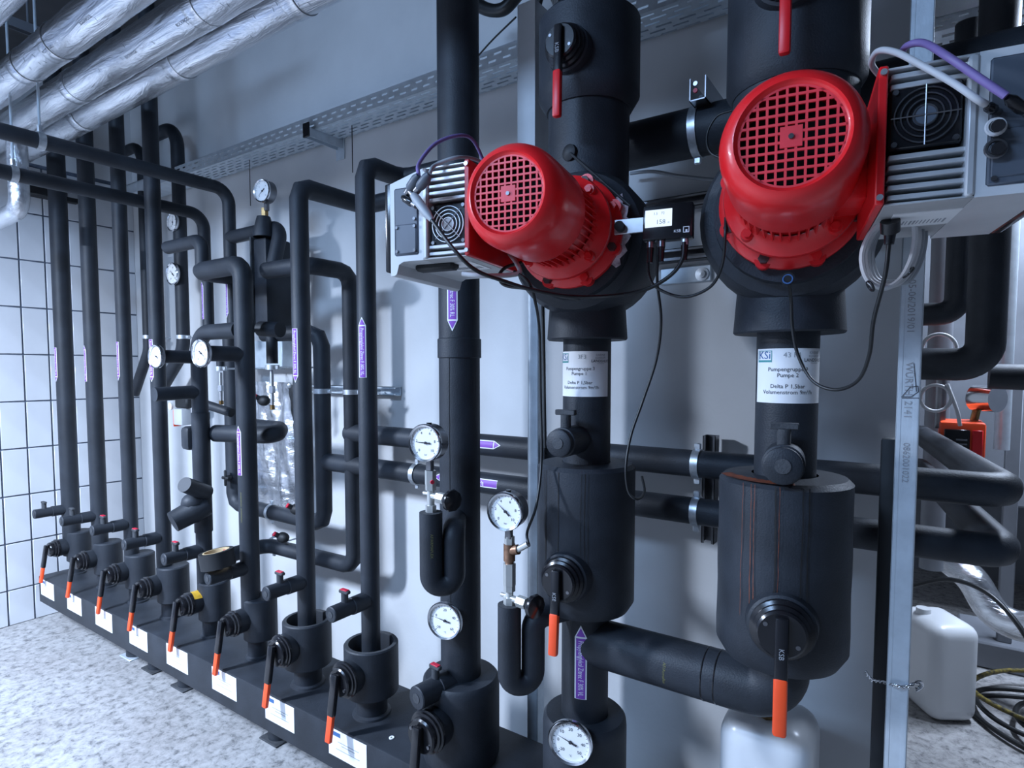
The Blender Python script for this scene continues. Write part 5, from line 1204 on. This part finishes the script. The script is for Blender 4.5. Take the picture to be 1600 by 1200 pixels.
for j in range(4):
    cable(['grey cable bundle strand bending out of the trunking top, nearest the wall', 'grey cable bundle strand bending out of the trunking top, second from the wall', 'grey cable bundle strand bending out of the trunking top, third from the wall', 'dark cable bundle strand bending out of the trunking top'][j], [V(B.x-0.03, -0.31+0.0*j, A.z-0.1), V(B.x-0.02+0.004*j, -0.31, A.z+0.02), V(B.x+0.02+0.01*j, -0.31-0.01*j, A.z+0.03+0.006*j), V(B.x+0.045+0.01*j, -0.30-0.008*j, A.z-0.05), V(B.x+0.04+0.01*j, -0.29-0.008*j, A.z-0.25)], 0.006, 'cable_grey' if j < 3 else 'cable_black', 'cables at the trunking top')
cable('thin black cable slanting to the white trunking top', [Q(743, 92, 0.2), Q(770, 62, 0.22), Q(806, 27, 0.3)], 0.003, 'cable_black')
cable('thick dark cable sagging above the widest riser', [Q(735, -10, 0.25), Q(755, 12, 0.25), Q(785, 15, 0.25), Q(812, -12, 0.25)], 0.022, 'cable_black')
# ================================================================== VESSEL between the columns
def rounded_jug(label, name, cat, c, wx, wy, h, neck=True, rz=0):
    t = thing(name, label, cat, c, rz)
    bm = bmesh.new(); bmesh.ops.create_cube(bm, size=1)
    for v in bm.verts: v.co = V(v.co.x*wx, v.co.y*wy, (v.co.z+0.5)*h)
    bmesh.ops.bevel(bm, geom=list(bm.edges), offset=min(wx, wy)*0.3, segments=6, profile=0.55, affect='EDGES'); bm.verts.index_update()
    m = MB().add([v.co.copy() for v in bm.verts], [[v.index for v in f.verts] for f in bm.faces]); bm.free()
    part(t, 'body', m, 'canister', True, angle=60); return t
c = atZ(1205, 1106, 0.62)
c = at(1203, 1150, 0.28)
t = rounded_jug('white rounded vessel standing under the elbow pipe', 'expansion_vessel', 'vessel', (c.x, -0.28, 0), 0.235, 0.235, at(1203, 1107, 0.28).z)
hz = at(1203, 1107, 0.28).z
part(t, 'brass_neck', MB().cyl((-0.0, -0.03, hz-0.03), (-0.0, -0.06, hz+0.05), 0.016, seg=14).hexn((-0.0, -0.035, hz-0.01), (0, -0.04, hz+0.012), 0.026), 'brass', True)
# ================================================================== BEHIND THE WALL END (right background)
cj = atZ(1462, 1122, 0)
t = rounded_jug('white plastic canister on the floor beyond the galvanised post', 'canister', 'canister', (cj.x, cj.y+0.1, 0), 0.21, 0.28, 0.44, rz=0.55)
part(t, 'cap', MB().cyl((-0.05, 0.03, 0.435), (-0.05, 0.03, 0.46), 0.03, seg=16), 'canister', True)
for j, (r0, dx, dy, col, lab) in enumerate(((0.42, 0.55, 0.15, 'cable_black', 'outer black cable coil on the floor by the canister'), (0.36, 0.50, 0.2, 'cable_black', 'middle black cable coil on the floor by the canister'), (0.31, 0.58, 0.12, 'cable_black', 'inner black cable coil on the floor by the canister'), (0.46, 0.6, 0.28, 'cable_flecked', 'yellow-flecked cable coil on the floor by the canister'))):
    pts = [V(cj.x+dx+r0*math.cos(a_)*(1+0.06*math.sin(3*a_+j)), cj.y+dy+r0*0.75*math.sin(a_), 0.013+0.024*j+0.008*math.sin(2*a_)) for a_ in [2*PI*k/20 for k in range(22)]]
    cable(lab, pts, 0.011, col, 'cable coils on the floor', n=3)
cable('loose black hose arching above the canister', [Q(1420, 916, -1.6), Q(1480, 905, -1.5), Q(1540, 925, -1.4), Q(1590, 975, -1.3), Q(1640, 1060, -1.2)], 0.011, 'cable_black')
m = MB().tube([Q(1480, 872, -1.7), Q(1520, 905, -1.65), Q(1560, 975, -1.6), Q(1660, 985, -1.5)], 0.07, 20, bend=0.15)
solo('foil_pipe', 'crumpled silver foil pipe slanting to the floor in the right background', 'pipe', m, 'foil', angle=60)
# black vertical pipes in the background
def bgpipe(label, pts, r, mat='foam'): return solo('insulated_pipe', label, 'pipe', MB().tube(pts, r, 22, bend=r*1.3), mat, 'pipes in the right background')
Ab = -0.75
bp = Q(1538, 570, Ab)
bgpipe('thick black pipe with bottom elbow right of the galvanised post', [V(bp.x, bp.y, 2.9), V(bp.x, bp.y, bp.z), V(bp.x-0.5, bp.y+0.05, bp.z+0.01)], 0.06)
bp2 = Q(1496, 480, -0.95)
bgpipe('black pipe with elbow half hidden left of the thick background pipe', [V(bp2.x, bp2.y, 2.9), V(bp2.x, bp2.y, Q(1496, 490, -0.95).z), V(bp2.x-0.5, bp2.y, Q(1450, 488, -0.95).z)], 0.045)
bgpipe('black horizontal background pipe level with the elbow', [Q(1545, 588, -1.0), Q(1700, 592, -1.0)], 0.05)
for j, (px, r, lab) in enumerate(((1574, 0.03, 'thin grey pipe at the far right'), (1470, 0.05, 'grey duct behind the galvanised post'))):
    p = Q(px, 500, -1.5); bgpipe(lab, [V(p.x, p.y, 0.6 if j else 1.2), V(p.x, p.y, 3.0)], r, 'cabinet' if j else 'galv')
for j, (x0, y0, x1, y1, lab) in enumerate(((1446, 545, 1502, 560, 'red actuator cover seen past the post, upper'), (1466, 660, 1540, 712, 'red actuator box with black louvres past the post, lower'))):
    A, B = Q(x0, y1, -1.1), Q(x1, y0, -1.1); t = thing('valve_actuator', lab, 'actuator', ((A.x+B.x)/2, 1.1, A.z), group='red actuators')
    part(t, 'cover', MB().box2((A.x, 1.05, A.z), (B.x, 1.25, B.z), 0.012, 2), 'lever_orange')
    if not j: part(t, 'mount_stem', MB().cyl(((A.x+B.x)/2, 1.15, A.z-0.3), ((A.x+B.x)/2, 1.15, A.z+0.01), 0.02, seg=10), 'gunmetal')
    if j:
        lp = part(t, 'louvre_panel', MB().box2((A.x+(B.x-A.x)*0.1, 1.04, A.z+0.012), (A.x+(B.x-A.x)*0.66, 1.055, B.z-0.03), 0.003), 'black_plastic')
        for k in range(4): part(lp, 'louvre', MB().box2((A.x+(B.x-A.x)*0.36, 1.032, A.z+0.022+k*0.018), (A.x+(B.x-A.x)*0.6, 1.042, A.z+0.028+k*0.018)), 'cabinet')
        part(t, 'side_panel', MB().box2((A.x+(B.x-A.x)*0.7, 1.04, A.z+0.0), (B.x-0.01, 1.055, B.z-0.03), 0.003), 'lever_red')
for j, (cx_, cy_, rr_, lab) in enumerate(((1468, 545, 27, 'white cable loop above the upper red actuator'), (1462, 622, 24, 'white cable loop between the red actuators'))):
    pts = [Q(cx_+rr_*math.cos(a_), cy_+rr_*0.85*math.sin(a_), -1.02+0.002*k) for k, a_ in enumerate([0.4+2*PI*k/12 for k in range(14)])]
    cable(lab, pts, 0.007, 'cable_white', 'white cable loops', n=4)
cable('white cable running down to the lower red actuator', [Q(1480, 600, -1.0), Q(1495, 640, -1.0), Q(1500, 665, -1.02)], 0.007, 'cable_white')
p = Q(1533, 622, -1.2)
t = thing('pressure_gauge', 'blurred steel gauge seen from behind in the right background', 'gauge', V(p.x, 1.2, p.z-0.15), group='round dial gauges')
part(t, 'case', MB().cyl((p.x+0.05, 1.14, p.z), (p.x-0.02, 1.2, p.z), 0.055, seg=24), 'chrome'); part(t, 'stem', MB().cyl((p.x-0.03, 1.2, p.z-0.15), (p.x-0.01, 1.19, p.z-0.03), 0.015, seg=12), 'brass')
A, B = Q(1455, 470, -2.4), Q(1520, 330, -2.4)
t = thing('cabinet_box', 'dark cabinet with a white tag far behind the post', 'cabinet', ((A.x+B.x)/2, 2.6, A.z-0.5))
part(t, 'body', MB().box2((A.x-0.4, 2.4, A.z-1.2), (B.x+0.9, 2.9, B.z), 0.01), 'cabinet')
tg = Q(1473, 432, -2.4); part(t, 'tag', MB().box2((tg.x-0.04, 2.39, tg.z-0.03), (tg.x+0.05, 2.4, tg.z+0.03)), 'paper')
t2 = thing('machine_frame', 'low grey machine frame on the floor in the right background', 'frame', (0.9, 2.0, 0))
part(t2, 'plinth', MB().box2((0.25, 1.9, 0.0), (2.2, 2.3, 0.14), 0.01), 'cabinet')
for k in range(3): part(t2, 'upright', MB().box2((0.4+0.5*k, 1.95, 0.14), (0.46+0.5*k, 2.01, 1.5), 0.004), 'cabinet')
# far cable tray top right
p = Q(1500, 40, -1.3)
tray('cable_tray', 'perforated cable tray at the top right behind the right drive', p.x-0.5, p.x+1.6, 1.75, 1.3, p.z, 0.06, slots=(p.x-0.4, p.x+1.0))
bpy.context.view_layer.update()
